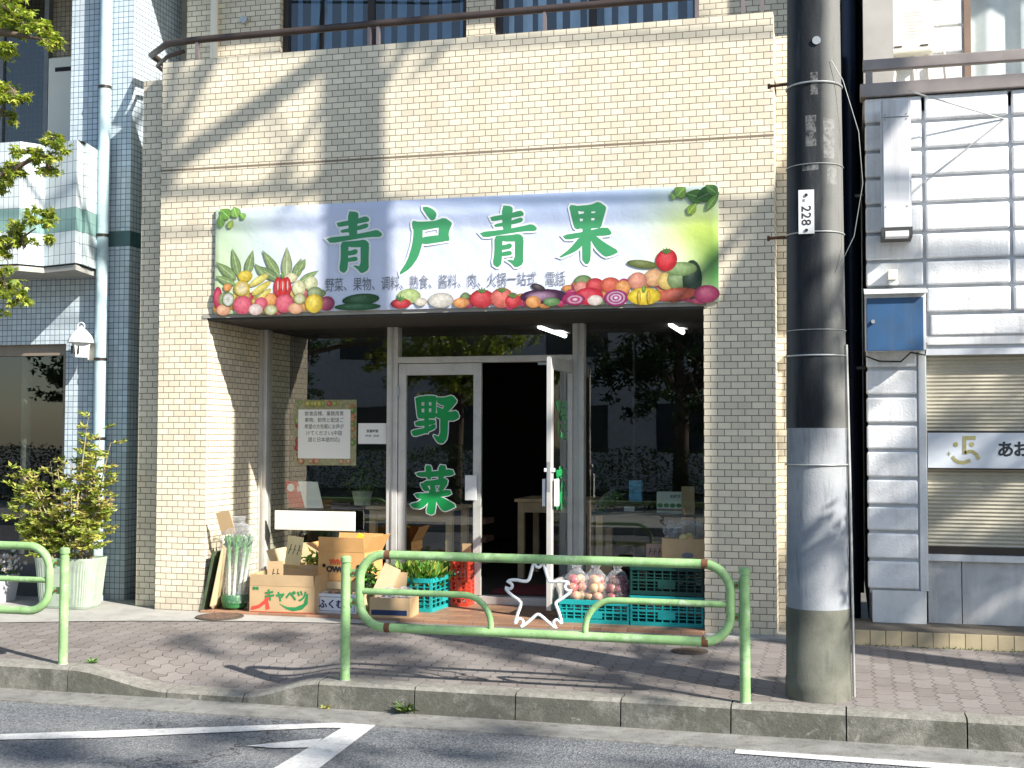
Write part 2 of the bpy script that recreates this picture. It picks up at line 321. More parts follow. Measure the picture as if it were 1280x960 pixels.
# ------------------------------------------------------------------ mesh helpers
ORG = {}
def thing(name, label, cat, loc=(0, 0, 0), rz=0, group=None):
    o = bpy.data.objects.new(name, None); COL.objects.link(o); o.empty_display_size = .1
    o.location = loc; o.rotation_euler = (0, 0, rz); o['label'] = label; o['category'] = cat
    if group: o['group'] = group
    ORG[o.name] = Vector(loc)
    return o
def tag(o, label, cat, group=None):
    o['label'] = label; o['category'] = cat
    if group: o['group'] = group
    return o
def struct(o): o['kind'] = 'structure'; return o
class MB:
    def __init__(s): s.v = []; s.f = []; s.c = []
    def add(s, vs, fs, col=None):
        k = len(s.v); s.v += [Vector(v) for v in vs]; s.f += [tuple(i+k for i in f) for f in fs]
        s.c += [col or (1, 1, 1)]*len(vs); return s
    def box(s, x0, x1, y0, y1, z0, z1, col=None):
        v = [(x, y, z) for z in (z0, z1) for y in (y0, y1) for x in (x0, x1)]
        return s.add(v, [(0, 2, 3, 1), (4, 5, 7, 6), (0, 1, 5, 4), (2, 6, 7, 3), (0, 4, 6, 2), (1, 3, 7, 5)], col)
    def obox(s, mat, sx, sy, sz, col=None):
        v = [mat @ Vector((x*sx/2, y*sy/2, z*sz/2)) for z in (-1, 1) for y in (-1, 1) for x in (-1, 1)]
        return s.add(v, [(0, 2, 3, 1), (4, 5, 7, 6), (0, 1, 5, 4), (2, 6, 7, 3), (0, 4, 6, 2), (1, 3, 7, 5)], col)
    def tube(s, pts, r, n=10, caps=True, closed=False, col=None):
        pts = [Vector(p) for p in pts]; m = len(pts); rs = r if isinstance(r, (list, tuple)) else [r]*m
        vs = []; prev = None
        for i, p in enumerate(pts):
            if closed: t = pts[(i+1) % m]-pts[i-1]
            else: t = pts[min(i+1, m-1)]-pts[max(i-1, 0)]
            t.normalize()
            if prev is None:
                a = t.cross(Vector((0, 0, 1)))
                if a.length < .1: a = t.cross(Vector((0, 1, 0)))
            else: a = prev - t*prev.dot(t)
            a.normalize(); prev = a; b2 = t.cross(a)
            vs += [p+(a*math.cos(2*math.pi*k/n)+b2*math.sin(2*math.pi*k/n))*rs[i] for k in range(n)]
        fs = []
        for i in range(m if closed else m-1):
            j = (i+1) % m
            fs += [(i*n+k, i*n+(k+1) % n, j*n+(k+1) % n, j*n+k) for k in range(n)]
        if caps and not closed: fs += [tuple(range(n-1, -1, -1)), tuple((m-1)*n+k for k in range(n))]
        return s.add(vs, fs, col)
    def lathe(s, c, prof, n=20, col=None):
        c = Vector(c); vs = []; fs = []
        for r, z in prof: vs += [c+Vector((r*math.cos(2*math.pi*k/n), r*math.sin(2*math.pi*k/n), z)) for k in range(n)]
        for i in range(len(prof)-1): fs += [(i*n+k, i*n+(k+1) % n, (i+1)*n+(k+1) % n, (i+1)*n+k) for k in range(n)]
        if prof[0][0] > 1e-4: fs.append(tuple(range(n-1, -1, -1)))
        if prof[-1][0] > 1e-4: fs.append(tuple((len(prof)-1)*n+k for k in range(n)))
        return s.add(vs, fs, col)
    def ball(s, c, r, nu=12, nv=8, sc=(1, 1, 1), col=None, cf=None):
        c = Vector(c); vs = []; cs = []
        for j in range(nv+1):
            th = math.pi*j/nv
            for i in range(nu):
                ph = 2*math.pi*i/nu
                d = Vector((math.sin(th)*math.cos(ph), math.sin(th)*math.sin(ph), math.cos(th)))
                vs.append(c+Vector((d.x*r*sc[0], d.y*r*sc[1], d.z*r*sc[2]))); cs.append(cf(d) if cf else (col or (1, 1, 1)))
        fs = [(j*nu+i, (j+1)*nu+i, (j+1)*nu+(i+1) % nu, j*nu+(i+1) % nu) for j in range(nv) for i in range(nu)]
        k = len(s.v); s.v += vs; s.c += cs; s.f += [tuple(a+k for a in f) for f in fs]; return s
    def poly(s, pts, nrm=None, col=None):
        pts = [Vector(p) for p in pts]
        tr = tessellate_polygon([pts]); fs = []
        for t in tr:
            n = (pts[t[1]]-pts[t[0]]).cross(pts[t[2]]-pts[t[0]])
            fs.append(tuple(t) if nrm is None or n.dot(Vector(nrm)) > 0 else tuple(reversed(t)))
        return s.add(pts, fs, col)
    def slab(s, pts, th, col=None):      # polygon facing -Y extruded towards +Y by th
        pts = [Vector(p) for p in pts]; n = len(pts)
        tr = tessellate_polygon([pts]); fs = []
        for t in tr:
            nn = (pts[t[1]]-pts[t[0]]).cross(pts[t[2]]-pts[t[0]])
            a = tuple(t) if nn.y < 0 else tuple(reversed(t)); fs.append(a); fs.append(tuple(i+n for i in reversed(a)))
        fs += [(i, (i+1) % n, n+(i+1) % n, n+i) for i in range(n)]
        return s.add(pts+[p+Vector((0, th, 0)) for p in pts], fs, col)
    def build(s, name, mat, parent=None, w=False, bevel=0, smooth=False, colors=False, seg=2, origin=None):
        me = bpy.data.meshes.new(name); off = Vector((0, 0, 0))
        if parent is not None and w: off = ORG[parent.name]
        if parent is None:
            if origin is None:
                xs = [v.x for v in s.v]; ys = [v.y for v in s.v]; zs = [v.z for v in s.v]
                origin = Vector(((min(xs)+max(xs))/2, (min(ys)+max(ys))/2, min(zs)))
            off = Vector(origin)
        me.from_pydata([v-off for v in s.v], [], s.f)
        if colors:
            a = me.color_attributes.new('Col', 'FLOAT_COLOR', 'POINT')
            a.data.foreach_set('color', [x for c in s.c for x in (c[0], c[1], c[2], 1)])
        me.materials.append(mat); me.update()
        bm = bmesh.new(); bm.from_mesh(me); bmesh.ops.recalc_face_normals(bm, faces=bm.faces) if not colors else None
        bm.to_mesh(me); bm.free()
        if smooth:
            me.shade_smooth()
            try: me.set_sharp_from_angle(angle=R(40))
            except Exception: pass
        o = bpy.data.objects.new(name, me); COL.objects.link(o)
        if parent is not None: o.parent = parent; ORG[o.name] = off if w else Vector((0, 0, 0))
        else: o.location = off; ORG[o.name] = off
        if bevel:
            md = o.modifiers.new('bevel', 'BEVEL'); md.width = bevel; md.segments = seg; md.limit_method = 'ANGLE'; md.angle_limit = R(40)
        return o
# a child of a child shares its parent's frame, so its own offset stays the thing's
def B(): return MB()
def copy_tree(o, parent=None):
    c = o.copy(); COL.objects.link(c); c.parent = parent; ORG[c.name] = ORG.get(o.name, Vector())
    for ch in list(o.children): copy_tree(ch, c)
    return c
def text_pts(body, size, offset=0., res=3, sx=1., align='CENTER', extr=.0, space=1.0, lsp=1.0):
    cu = bpy.data.curves.new('t', 'FONT'); cu.body = body; cu.size = size; cu.offset = offset; cu.resolution_u = res
    cu.align_x = align; cu.align_y = 'CENTER'; cu.extrude = extr; cu.space_character = space; cu.space_line = lsp
    o = bpy.data.objects.new('t', cu); COL.objects.link(o)
    dg = bpy.context.evaluated_depsgraph_get(); me = bpy.data.meshes.new_from_object(o.evaluated_get(dg))
    vs = [v.co.copy() for v in me.vertices]; fs = [tuple(p.vertices) for p in me.polygons]
    bpy.data.objects.remove(o); bpy.data.curves.remove(cu); bpy.data.meshes.remove(me)
    return [Vector((v.x*sx, v.y, v.z)) for v in vs], fs
def text(body, c, size, offset=0., sx=1., mat=INK, parent=None, name='lettering', w=True, rot=0., X=Vector((1, 0, 0)), Z=Vector((0, 0, 1)), extr=.0, **k):
    vs, fs = text_pts(body, size, offset, sx=sx, extr=extr, **k); c = Vector(c); m = MB()
    X = Vector(X).normalized(); Z = Vector(Z).normalized(); Nn = X.cross(Z)
    cr, sr = math.cos(rot), math.sin(rot)
    m.add([c+X*(v.x*cr-v.y*sr)+Z*(v.x*sr+v.y*cr)+Nn*v.z for v in vs], fs)
    return m.build(name, mat, parent, w=w)

# ------------------------------------------------------------------ world, sun
SUN = Vector((-1, .505, -.76)).normalized()
world = bpy.data.worlds.new('World'); scene.world = world; world.use_nodes = True
nt = world.node_tree; nt.nodes.clear()
wo = nt.nodes.new('ShaderNodeOutputWorld'); bg = nt.nodes.new('ShaderNodeBackground'); sk = nt.nodes.new('ShaderNodeTexSky')
sk.sky_type = 'NISHITA'; sk.sun_disc = False
el = math.asin(-SUN.z); az = math.atan2(-SUN.x, -SUN.y)   # clockwise from +Y
sk.sun_elevation = el; sk.sun_rotation = az; sk.air_density = 1.0; sk.dust_density = .6; sk.ozone_density = 1.2
nt.links.new(sk.outputs[0], bg.inputs[0]); nt.links.new(bg.outputs[0], wo.inputs[0]); bg.inputs[1].default_value = .095
sl = bpy.data.lights.new('sun', 'SUN'); so = bpy.data.objects.new('sun', sl); COL.objects.link(so)
sl.energy = 4.5; sl.angle = R(.7); sl.color = (1, .945, .86); so.rotation_euler = SUN.to_track_quat('-Z', 'Y').to_euler(); so.location = (20, -12, 18)
scene.view_settings.view_transform = 'Standard'; scene.view_settings.look = 'None'; scene.view_settings.exposure = 1.18; scene.view_settings.gamma = 1
scene.cycles.use_denoising = True; scene.cycles.max_bounces = 8; scene.cycles.transparent_max_bounces = 16
scene.cycles.sample_clamp_indirect = 8; scene.cycles.caustics_reflective = False; scene.cycles.caustics_refractive = False

# ------------------------------------------------------------------ ground, road, kerb, sidewalk
def sheet(name, x0, x1, y0, y1, z, mat):
    return struct(B().add([(x0, y0, z), (x1, y0, z), (x1, y1, z), (x0, y1, z)], [(0, 1, 2, 3)]).build(name, mat))
sheet('ground', -150, 150, -150, 150, -.26, M('far_ground', (.12, .12, .11), .9))
sheet('road', -60, 60, -9.6, -2.55, -.212, ASPH)
struct(B().box(-60, 60, -2.56, -2.2, -.25, -.200).build('gutter', GUTTER, bevel=.004))
def kz(x):
    def ss(a, b, t):
        t = max(0, min(1, (t-a)/(b-a))); return t*t*(3-2*t)
    return -.045 - .105*ss(-3.12, -3.62, x)*(1-ss(-4.15, -4.85, x)) if -4.85 < x < -3.12 else -.045
kb = B(); edges = [-3.12]
x = -3.12
while x < 12: x += .62; edges.append(x)
edges = sorted(edges+[-3.62, -4.15, -4.86]+[-4.86-.62*i for i in range(1, 12)])
for a, b in zip(edges[:-1], edges[1:]):
    g = .004; a2, b2 = a+g, b-g; n = 8
    vs = []
    for i in range(n+1):
        xx = a2+(b2-a2)*i/n; z = kz(xx)
        vs += [(xx, -2.255, -.245), (xx, -2.243, z-.018), (xx, -2.222, z), (xx, -2.085, z), (xx, -2.08, -.245)]
    fs = [(i*5+k, (i+1)*5+k, (i+1)*5+(k+1) % 5, i*5+(k+1) % 5) for i in range(n) for k in range(5)]
    fs += [tuple(range(5)), tuple(n*5+k for k in range(4, -1, -1))]
    kb.add(vs, fs)
struct(kb.build('kerb', CONC))
# sidewalk grid
sb = B(); xs = [-20+.1*i for i in range(0, 330)]; ys = [-2.082, -1.95, -1.8, -1.6, -1.4, -1.2, -.9, -.6, -.3, 0, .5]
def swz(x, y):
    t = max(0, min(1, (-.9-y)/1.15)); t = t*t*(3-2*t)
    base = -.004-.012*max(0, -y)
    return base*(1-t)+(kz(x)-.002)*t
vs = [(x, y, swz(x, y)) for x in xs for y in ys]; m_ = len(ys)
fs = [(i*m_+j, (i+1)*m_+j, (i+1)*m_+j+1, i*m_+j+1) for i in range(len(xs)-1) for j in range(m_-1)]
struct(sb.add(vs, fs).build('sidewalk', PAVER))
# pale concrete apron beside the walls
ap = B(); pts = [(-20, -1.05), (-6.6, -1.0), (-5.6, -.62), (-4.6, -.36), (-3.4, -.2), (-3.4, .3), (-20, .3)]
n_ = 40; vs = []
def apy(x):
    for (xa, ya), (xb, yb) in zip(pts[:4], pts[1:5]):
        if xa <= x <= xb: return ya+(yb-ya)*(x-xa)/(xb-xa)
    return -.2
for i in range(n_+1):
    x = -12+8.6*i/n_
    for j in range(6):
        y = apy(x)*(1-j/5)+.5*j/5; vs.append((x, y, swz(x, y)+.006))
fs = [(i*6+j, (i+1)*6+j, (i+1)*6+j+1, i*6+j+1) for i in range(n_) for j in range(5)]
struct(ap.add(vs, fs).build('concrete_apron', CONC2))
struct(B().box(-1.02, -.03, -.16, .4, -.05, .008).build('concrete_strip', CONC2))
# road markings
def mark(pxs, z=-.206):
    return [G(x, y, z) for x, y in pxs]
rm = B()
def flat(pl):
    rm.poly(pl, (0, 0, 1))
flat(mark([(472, 902.5), (330, 960+10), (382, 970), (486, 902)])) if False else None
a = G(474, 903, -.206); 
flat([G(0, 917.5, -.206), G(120, 913.5, -.206), G(425, 903, -.206), G(474, 903, -.206), G(462, 910, -.206), G(402, 909.5, -.206), G(130, 922, -.206), G(0, 924.5, -.206)])
flat([G(438, 903.5, -.2055), G(474, 903, -.2055), G(366, 985, -.2055), G(300, 985, -.2055)])
flat([G(308, 932, -.205), G(368, 926, -.205), G(403, 923, -.205), G(389, 934, -.205), G(345, 935, -.205)])
flat([G(-400, 948, -.206), G(0, 917.5, -.206), G(0, 924.5, -.206), G(-400, 960, -.206)])
flat([G(920, 935.5, -.206), G(1290, 961, -.206), G(1900, 1005, -.206), G(1900, 1020, -.206), G(1290, 969, -.206), G(918, 941.5, -.206)])
struct(rm.build('road_marking', PAINT))
# recess floor and yellow ledge
struct(B().box(-5.13, -1.03, -.06, 1.06, -.04, .02).build('shop_step', TERRA, bevel=.004))

# manholes
def manhole(c, r, mat, label):
    t = thing('manhole_cover', label, 'manhole cover', c)
    B().lathe((0, 0, 0), [(r, 0), (r, .008), (r-.012, .010), (r-.014, .008)], 32).build('rim', IRON, t)
    b = B(); b.lathe((0, 0, .0), [(r-.016, 0), (r-.016, .007)], 32)
    for i in range(-4, 5):
        for j in range(-4, 5):
            if math.hypot(i, j)*r/5 < r-.04: b.box(i*r/5-r/14, i*r/5+r/14, j*r/5-r/14, j*r/5+r/14, .006, .011)
    b.build('lid', mat, t)
manhole((-4.86, -.23, swz(-4.8, -.2)+.006), .19, M('rusty_lid', (.16, .10, .07), .85, .1, .3, 30, bs=60, bstr=.5), 'rusty brown round cover in front of the bundled leeks')
manhole((-1.05, -.74, swz(-1, -.74)), .125, IRON, 'dark iron cover on the pavers beneath the right end of the long railing')
manhole((-4.55, -1.62, swz(-4.5, -1.62)-.003), .16, M('paver_lid', (.25, .21, .19), .85, 0, .3, 30), 'pale cover in the dip of the sidewalk near the dropped kerb') if False else None

# ------------------------------------------------------------------ main building
XL, XR, ZT = -5.58, -.51, 4.606
JX, RX, ZS = -1.03, -5.13, 2.435
bld = thing('shop_building', 'cream brick tiled building with a vegetable shop on its ground floor', 'building', (-3, .5, 0))
def bx(*a): return B().box(*a)
b = B()
b.box(XL, RX, 0, 1.6, -.02, ZS)               # left pier block
b.box(XL, XR, 0, .14, ZS, ZT)                 # upper band / parapet
b.box(JX, XR, 0, 1.6, -.02, ZS)               # right jamb block
b.box(XR-.10, XR, .141, .34, ZS, ZT-.1)
b.build('front_wall', CREAM, bld, w=True)
bx(XR+.0, -.03, .33, 3, -.02, 4.52).build('set_back_wall', CREAM, bld, w=True)
bx(-5.84, XL, .13, .33, -.02, 4.50).build('side_pier', CREAM, bld, w=True)
bx(-5.84, XL, .33, 1.6, -.02, 4.3).build('side_wall', CREAM, bld, w=True)
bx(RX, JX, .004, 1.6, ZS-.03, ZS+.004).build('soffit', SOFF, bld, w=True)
bx(RX-.04, JX+.02, -.008, .02, ZS-.012, ZS+.018).build('drip_edge', M('drip_trim', (.36, .34, .30), .6), bld, w=True)
bx(XL, XR, .14, 1.6, 4.05, 4.15).build('balcony_floor', CONC2, bld, w=True)
# expansion joint
bx(XL-.001, XR+.001, -.0015, .001, 3.672, 3.688).build('sealant_joint', M('sealant', (.22, .17, .12), .8), bld, w=True)
# upper storey wall with two window openings
w1 = (-4.98, -3.2); w2 = (-2.95, -1.17); wz0, wz1 = 4.45, 6.25
b = B(); Yw = 1.0
segs = [(-5.93, w1[0]), (w1[1], w2[0]), (w2[1], -.03)]
for a, c in segs: b.box(a, c, Yw, Yw+.2, 4.1, 7.6)
for a, c in (w1, w2): b.box(a, c, Yw, Yw+.2, wz1, 7.6); b.box(a, c, Yw, Yw+.2, 4.1, wz0)
b.build('upper_wall', CREAM, bld, w=True)
bx(-5.93, -.03, -.0, 1.0, 6.55, 6.75).build('upper_slab', CONC2, bld, w=True)
bx(-5.93, -.03, -.0, .14, 6.75, 8.2).build('upper_parapet', CREAM, bld, w=True)
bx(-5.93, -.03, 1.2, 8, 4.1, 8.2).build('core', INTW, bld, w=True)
def window(x0, x1, z0, z1, Y, mid, frame, gl, par, curtain=None, fw=.05, amp=1.):
    b = B(); b.box(x0, x1, Y, Y+.08, z0, z0+fw); b.box(x0, x1, Y, Y+.08, z1-fw, z1)
    b.box(x0, x0+fw, Y, Y+.08, z0+fw, z1-fw); b.box(x1-fw, x1, Y, Y+.08, z0+fw, z1-fw)
    for m in mid: b.box(m-fw*.6, m+fw*.6, Y+.01, Y+.07, z0+fw, z1-fw)
    f = b.build('window', frame, par, w=True); ORG[f.name] = ORG[par.name]
    bx(x0+fw, x1-fw, Y+.035, Y+.041, z0+fw, z1-fw).build('pane', gl, f, w=True)
    if curtain:
        c = B(); n = 60; vs = []
        for i in range(n+1):
            xx = x0+(x1-x0)*i/n; yy = Y+.14+amp*(.025*math.sin(i*1.3)+.012*math.sin(i*.47))
            vs += [(xx, yy, z0), (xx, yy, z1)]
        c.add(vs, [(2*i, 2*i+2, 2*i+3, 2*i+1) for i in range(n)])
        c.build('curtain', curtain, f, w=True, smooth=True)
    return f
window(*w1, wz0, wz1, Yw+.06, [P(463, 20, 1.06).x], DARKFR, GLSB, bld, M('grey_blind', (.26, .34, .42), .8), amp=.05)
window(*w2, wz0, wz1, Yw+.06, [P(740, 20, 1.06).x], DARKFR, GLSB, bld, CURT, amp=.35)
# downpipe and small vent on the upper wall
B().tube([(P(268, 20, .94).x, .94, 4.1), (P(268, 20, .94).x, .94, 6.5)], .035, 12).build('downpipe', CREAMP, bld, w=True, smooth=True)
B().tube([(-4.98-.35, .99, 5.27), (-4.98-.35, .95, 5.27)], .035, 14).build('vent_cap', STEEL, bld, w=True, smooth=True)
# balcony railing on the parapet
rl = B(); rl.tube([(-5.98, 1.0, 4.79), (-5.9, .35, 4.80), (-5.6, .1, 4.80), (-5.3, .07, 4.80), (-.45, .07, 4.80)], .03, 10)
rl.tube([(-5.98, 1.0, 4.70), (-5.86, .38, 4.71), (-5.62, .14, 4.70), (-5.44, .10, 4.72)], .018, 8)
ra = rl.build('railing', BRONZE, bld, w=True, smooth=True); ORG[ra.name] = ORG['shop_building']
for px in (247, 462, 473, 681, 871, 929, 953):
    x = P(px, 40, .07).x; bx(x-.013, x+.013, .055, .085, ZT-.01, 4.79).build('rail_post', M('rail_post_metal', (.28, .23, .22), .4, .5), ra, w=True)

# shopfront -----------------------------------------------------------
Yg = 1.0; ZF = .10
fr = B()
xl0, xl1 = RX+.0, -5.03            # left jamb frame
def vbar(x0, x1, z0=.02, z1=ZS-.03, y0=Yg-.05, y1=Yg+.06): fr.box(x0, x1, y0, y1, z0, z1)
vbar(RX, -5.05); vbar(-3.90, -3.80); vbar(-2.235, -2.14); vbar(-1.10, JX)
fr.box(-5.05, -3.90, Yg-.05, Yg+.06, .02, .12); fr.box(-2.14, -1.10, Yg-.05, Yg+.06, .02, .12)
fr.box(-3.80, -2.235, Yg-.05, Yg+.06, 2.085, 2.14); fr.box(-3.80, -2.235, Yg-.05, Yg+.06, .02, .085)
fo = fr.build('shopfront_frame', ALUW, bld, w=True, bevel=.004); ORG[fo.name] = ORG['shop_building']
for x in (-5.085, -3.85, -2.187):
    bx(x-.006, x+.006, Yg-.058, Yg-.049, .03, ZS-.035).build('glazing_bead', ALU, fo, w=True)
for (x0, x1, z0, z1) in ((-5.05, -3.90, .12, ZS-.03), (-2.14, -1.10, .12, ZS-.03), (-3.80, -2.235, 2.14, ZS-.03)):
    bx(x0, x1, Yg, Yg+.006, z0, z1).build('shop_window_pane', GLS, bld, w=True)
# closed left leaf
def leaf(name, x0, x1, par, local=None):
    f = B(); z0, z1 = .09, 2.08; s = .07
    f.box(x0, x0+s, -.02, .02, z0, z1); f.box(x1-s, x1, -.02, .02, z0, z1)
    f.box(x0+s, x1-s, -.02, .02, z1-.10, z1); f.box(x0+s, x1-s, -.02, .02, z0, z0+.22)
    d = f.build(name, ALUW, par, bevel=.003); 
    B().box(x0+s, x1-s, -.003, .003, z0+.22, z1-.10).build('pane', GLS, d)
    return d
dl = leaf('door', 0, .755, bld); dl.location = Vector((-3.795, Yg-.02, 0))-ORG['shop_building']; dl['label'] = 'closed left door leaf'
h = B()
for y in (-.045, .035): h.box(.755-.135, .755-.03, y, y+.012, .90, 1.115)
h.box(.755-.06, .755-.04, -.04, .04, .98, 1.03)
h.build('handle', WHITEM, dl, bevel=.004)
bx(-.01, .012, -.03, .0, 1.80, 1.89).build('hinge', STEEL, dl)
bx(-.01, .012, -.03, .0, .3, .39).build('hinge', STEEL, dl)
# green characters on the closed leaf
def uo(base, T): ORG[base.name] = T
dl_o = Vector((-3.795, Yg-.02, 0)); ORG[dl.name] = dl_o
YE = [[(133, 215), (168, 212), (172, 335), (146, 335)], [(185, 203), (212, 203), (212, 420), (184, 420)], [(226, 203), (256, 206), (250, 335), (224, 335)], [(133, 210), (254, 200), (254, 240), (136, 244)], [(140, 262), (250, 258), (250, 276), (142, 280)], [(142, 300), (252, 296), (250, 334), (148, 337)], [(130, 350), (248, 338), (250, 368), (136, 382)], [(112, 402), (190, 388), (250, 362), (252, 392), (190, 420), (130, 438), (114, 426)],
      [(250, 212), (300, 214), (345, 200), (378, 238), (330, 272), (262, 252)], [(330, 225), (372, 240), (318, 304), (284, 284)], [(252, 262), (300, 284), (330, 312), (262, 314)], [(248, 300), (330, 296), (372, 288), (389, 330), (345, 352), (250, 330)], [(276, 310), (324, 310), (318, 448), (292, 480), (262, 474), (230, 424), (276, 440)]]
SAI = [[(133, 642), (240, 636), (345, 622), (360, 660), (240, 670), (150, 668)], [(188, 600), (228, 604), (226, 684), (200, 684)], [(268, 598), (314, 604), (294, 684), (262, 684)], [(182, 692), (240, 686), (300, 672), (324, 692), (300, 716), (182, 720)], [(158, 704), (192, 700), (220, 748), (180, 750)], [(214, 700), (246, 700), (252, 750), (222, 750)], [(324, 700), (292, 690), (258, 745), (288, 752)],
       [(124, 762), (220, 760), (330, 738), (344, 772), (240, 788), (148, 796)], [(212, 735), (258, 735), (248, 876), (224, 886), (194, 872), (212, 800)], [(190, 776), (230, 790), (172, 852), (118, 846), (102, 822), (150, 812)], [(240, 784), (280, 780), (376, 834), (312, 866), (284, 860)]]
def door_char(strokes, par):
    for outline in (True, False):
        m = B()
        for i, st_ in enumerate(strokes):
            qq = smooth_poly(st_)
            if outline: qq = offset_poly(qq, 5)
            y = Yg-.0245-.0001*i if outline else Yg-.0262-.0001*i
            pp = []
            for u, v in qq:
                w_ = P(490+u/4.575, 450+v/4.575, Yg-.024); w_.y = y; pp.append(w_)
            m.poly(pp, (0, -1, 0))
        m.build('character_outline' if outline else 'character', WHITEL if outline else GREENG, par, w=True)
DOOR_PAR = dl
# open right leaf, hinged at x=-2.235, swung out towards the street
T2 = Vector((-2.245, Yg-.03, 0))
dr = leaf('door', 0, .755, bld); dr.location = T2-ORG['shop_building']; dr.rotation_euler = (0, 0, R(-90-1.5)); dr['label'] = 'right door leaf swung open towards the street'
h = B()
for y in (-.06, .035): h.box(.755-.10, .755-.02, y, y+.025, .90, 1.115)
h.box(.755-.05, .757, -.04, .04, 1.17, 1.2)
h.build('handle', WHITEM, dr, bevel=.004)
B().box(.752, .759, -.012, .012, 1.02, 1.25).build('lock_plate', STEEL, dr)
for body, zc in (('野', 1.55), ('菜', 1.0)):
    vs, fs = text_pts(body, .36, .012); m = B(); m.add([(.37+v.x, .006, zc+v.y) for v in vs], fs); m.build('character', GREENG, dr)
bx(P(673, 455, .95).x, -2.26, .93, .97, 2.055, 2.075).build('door_closer_arm', ALU, bld, w=True)
# notices on the glass
pt = thing('poster', 'printed poster with Japanese text inside a fruit and vegetable border on the left shop window', 'poster', (-4.5, .99, 1.2))
pm = B(); c00 = P(368, 500, .99); c11 = P(445, 582, .99)
x0, x1, z1, z0 = c00.x, c11.x, c00.z, c11.z
pm.box(x0, x1, .990, .996, z0, z1, (.46, .46, .26))
rnd = random.Random(3)
po = pm.build('sheet', PRINT, pt, w=True, colors=True); ORG[po.name] = ORG['poster']
pf = B()
def disc(m, c, rx, rz, rot, cc, ce, n=18, pole=(-.25, .3)):
    c = Vector(c); cr, sr = math.cos(rot), math.sin(rot)
    k = len(m.v); m.v.append(c+Vector((pole[0]*rx*cr-pole[1]*rz*sr, 0, pole[0]*rx*sr+pole[1]*rz*cr))); m.c.append(cc)
    for f_, col in ((.28, tuple(cc[q]*.7+ce[q]*.3 for q in range(3))), (.72, ce), (1.0, tuple(v*.66 for v in ce))):
        for i in range(n):
            a = -2*math.pi*i/n; x = rx*(math.cos(a)*f_+pole[0]*(1-f_)); z = rz*(math.sin(a)*f_+pole[1]*(1-f_))
            m.v.append(c+Vector((x*cr-z*sr, 0, x*sr+z*cr))); m.c.append(col)
    m.f += [(k, k+1+(i+1) % n, k+1+i) for i in range(n)]
    for g in range(2): m.f += [(k+1+g*n+i, k+1+g*n+(i+1) % n, k+1+(g+1)*n+(i+1) % n, k+1+(g+1)*n+i) for i in range(n)]
yy = .9895
for i in range(46):
    side = rnd.random(); 
    if side < .35: c = (x0+.03+rnd.random()*.03, z0+.04+rnd.random()*(z1-z0-.06)); cl = (.45, .03, .03) if c[1] < (z0+z1)/2+.1 else (.30, .42, .12)
    elif side < .6: c = (x1-.035, z0+.04+rnd.random()*(z1-z0-.06)); cl = rnd.choice([(.5, .28, .1), (.2, .32, .08), (.6, .2, .1)])
    elif side < .8: c = (x0+.04+rnd.random()*(x1-x0-.08), z0+.035); cl = rnd.choice([(.6, .06, .05), (.6, .35, .2)])
    else: c = (x0+.04+rnd.random()*(x1-x0-.08), z1-.035); cl = rnd.choice([(.35, .45, .12), (.55, .5, .12), (.6, .15, .1)])
    r_ = .018+rnd.random()*.014; yy -= .00002
    disc(pf, (c[0], yy, c[1]), r_, r_, 0, tuple(min(1, v*1.7+.08) for v in cl), cl)
pf.build('fruit_border_print', PRINT, po, w=True, colors=True)
bx(x0+.04, x1-.055, .9875, .9882, z0+.06, z1-.085).build('text_panel', WHITEL, po, w=True)
lines = ['飲食店様、業務用青', '果物、卸売と配送ご', '希望の方気軽にお声が', 'けてください(中国', '語と日本語対応)']
for i, l in enumerate(lines):
    text(l, ((x0+x1)/2-.008, .9868, z1-.125-i*.058), .044, .0002, sx=.95 if len(l) < 10 else .86, mat=INK, parent=po)
nb = P(448, 529, .99); nc = P(483, 555, .99)
nt_ = thing('notice', 'small white paper notice taped to the glass beside the door', 'notice', (nb.x, .99, nc.z))
bx(nb.x, nc.x, .989, .992, nc.z, nb.z).build('paper', WHITEL, nt_, w=True)
text('営業時間', ((nb.x+nc.x)/2, .9882, (nb.z+nc.z)/2+.02), .028, .0006, parent=nt_)
text('09:00 - 20:00', ((nb.x+nc.x)/2, .9882, (nb.z+nc.z)/2-.02), .024, .0004, parent=nt_)

# interior of the shop --------------------------------------------------
it = B()
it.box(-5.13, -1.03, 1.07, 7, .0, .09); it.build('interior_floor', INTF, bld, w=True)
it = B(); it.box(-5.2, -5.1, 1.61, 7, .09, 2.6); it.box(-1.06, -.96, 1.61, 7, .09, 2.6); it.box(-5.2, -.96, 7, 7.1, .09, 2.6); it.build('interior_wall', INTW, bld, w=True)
bx(-5.2, -.96, 1.61, 7.1, 2.45, 2.55).build('interior_ceiling', M('ceiling_paint', (.10, .10, .10), .9), bld, w=True)
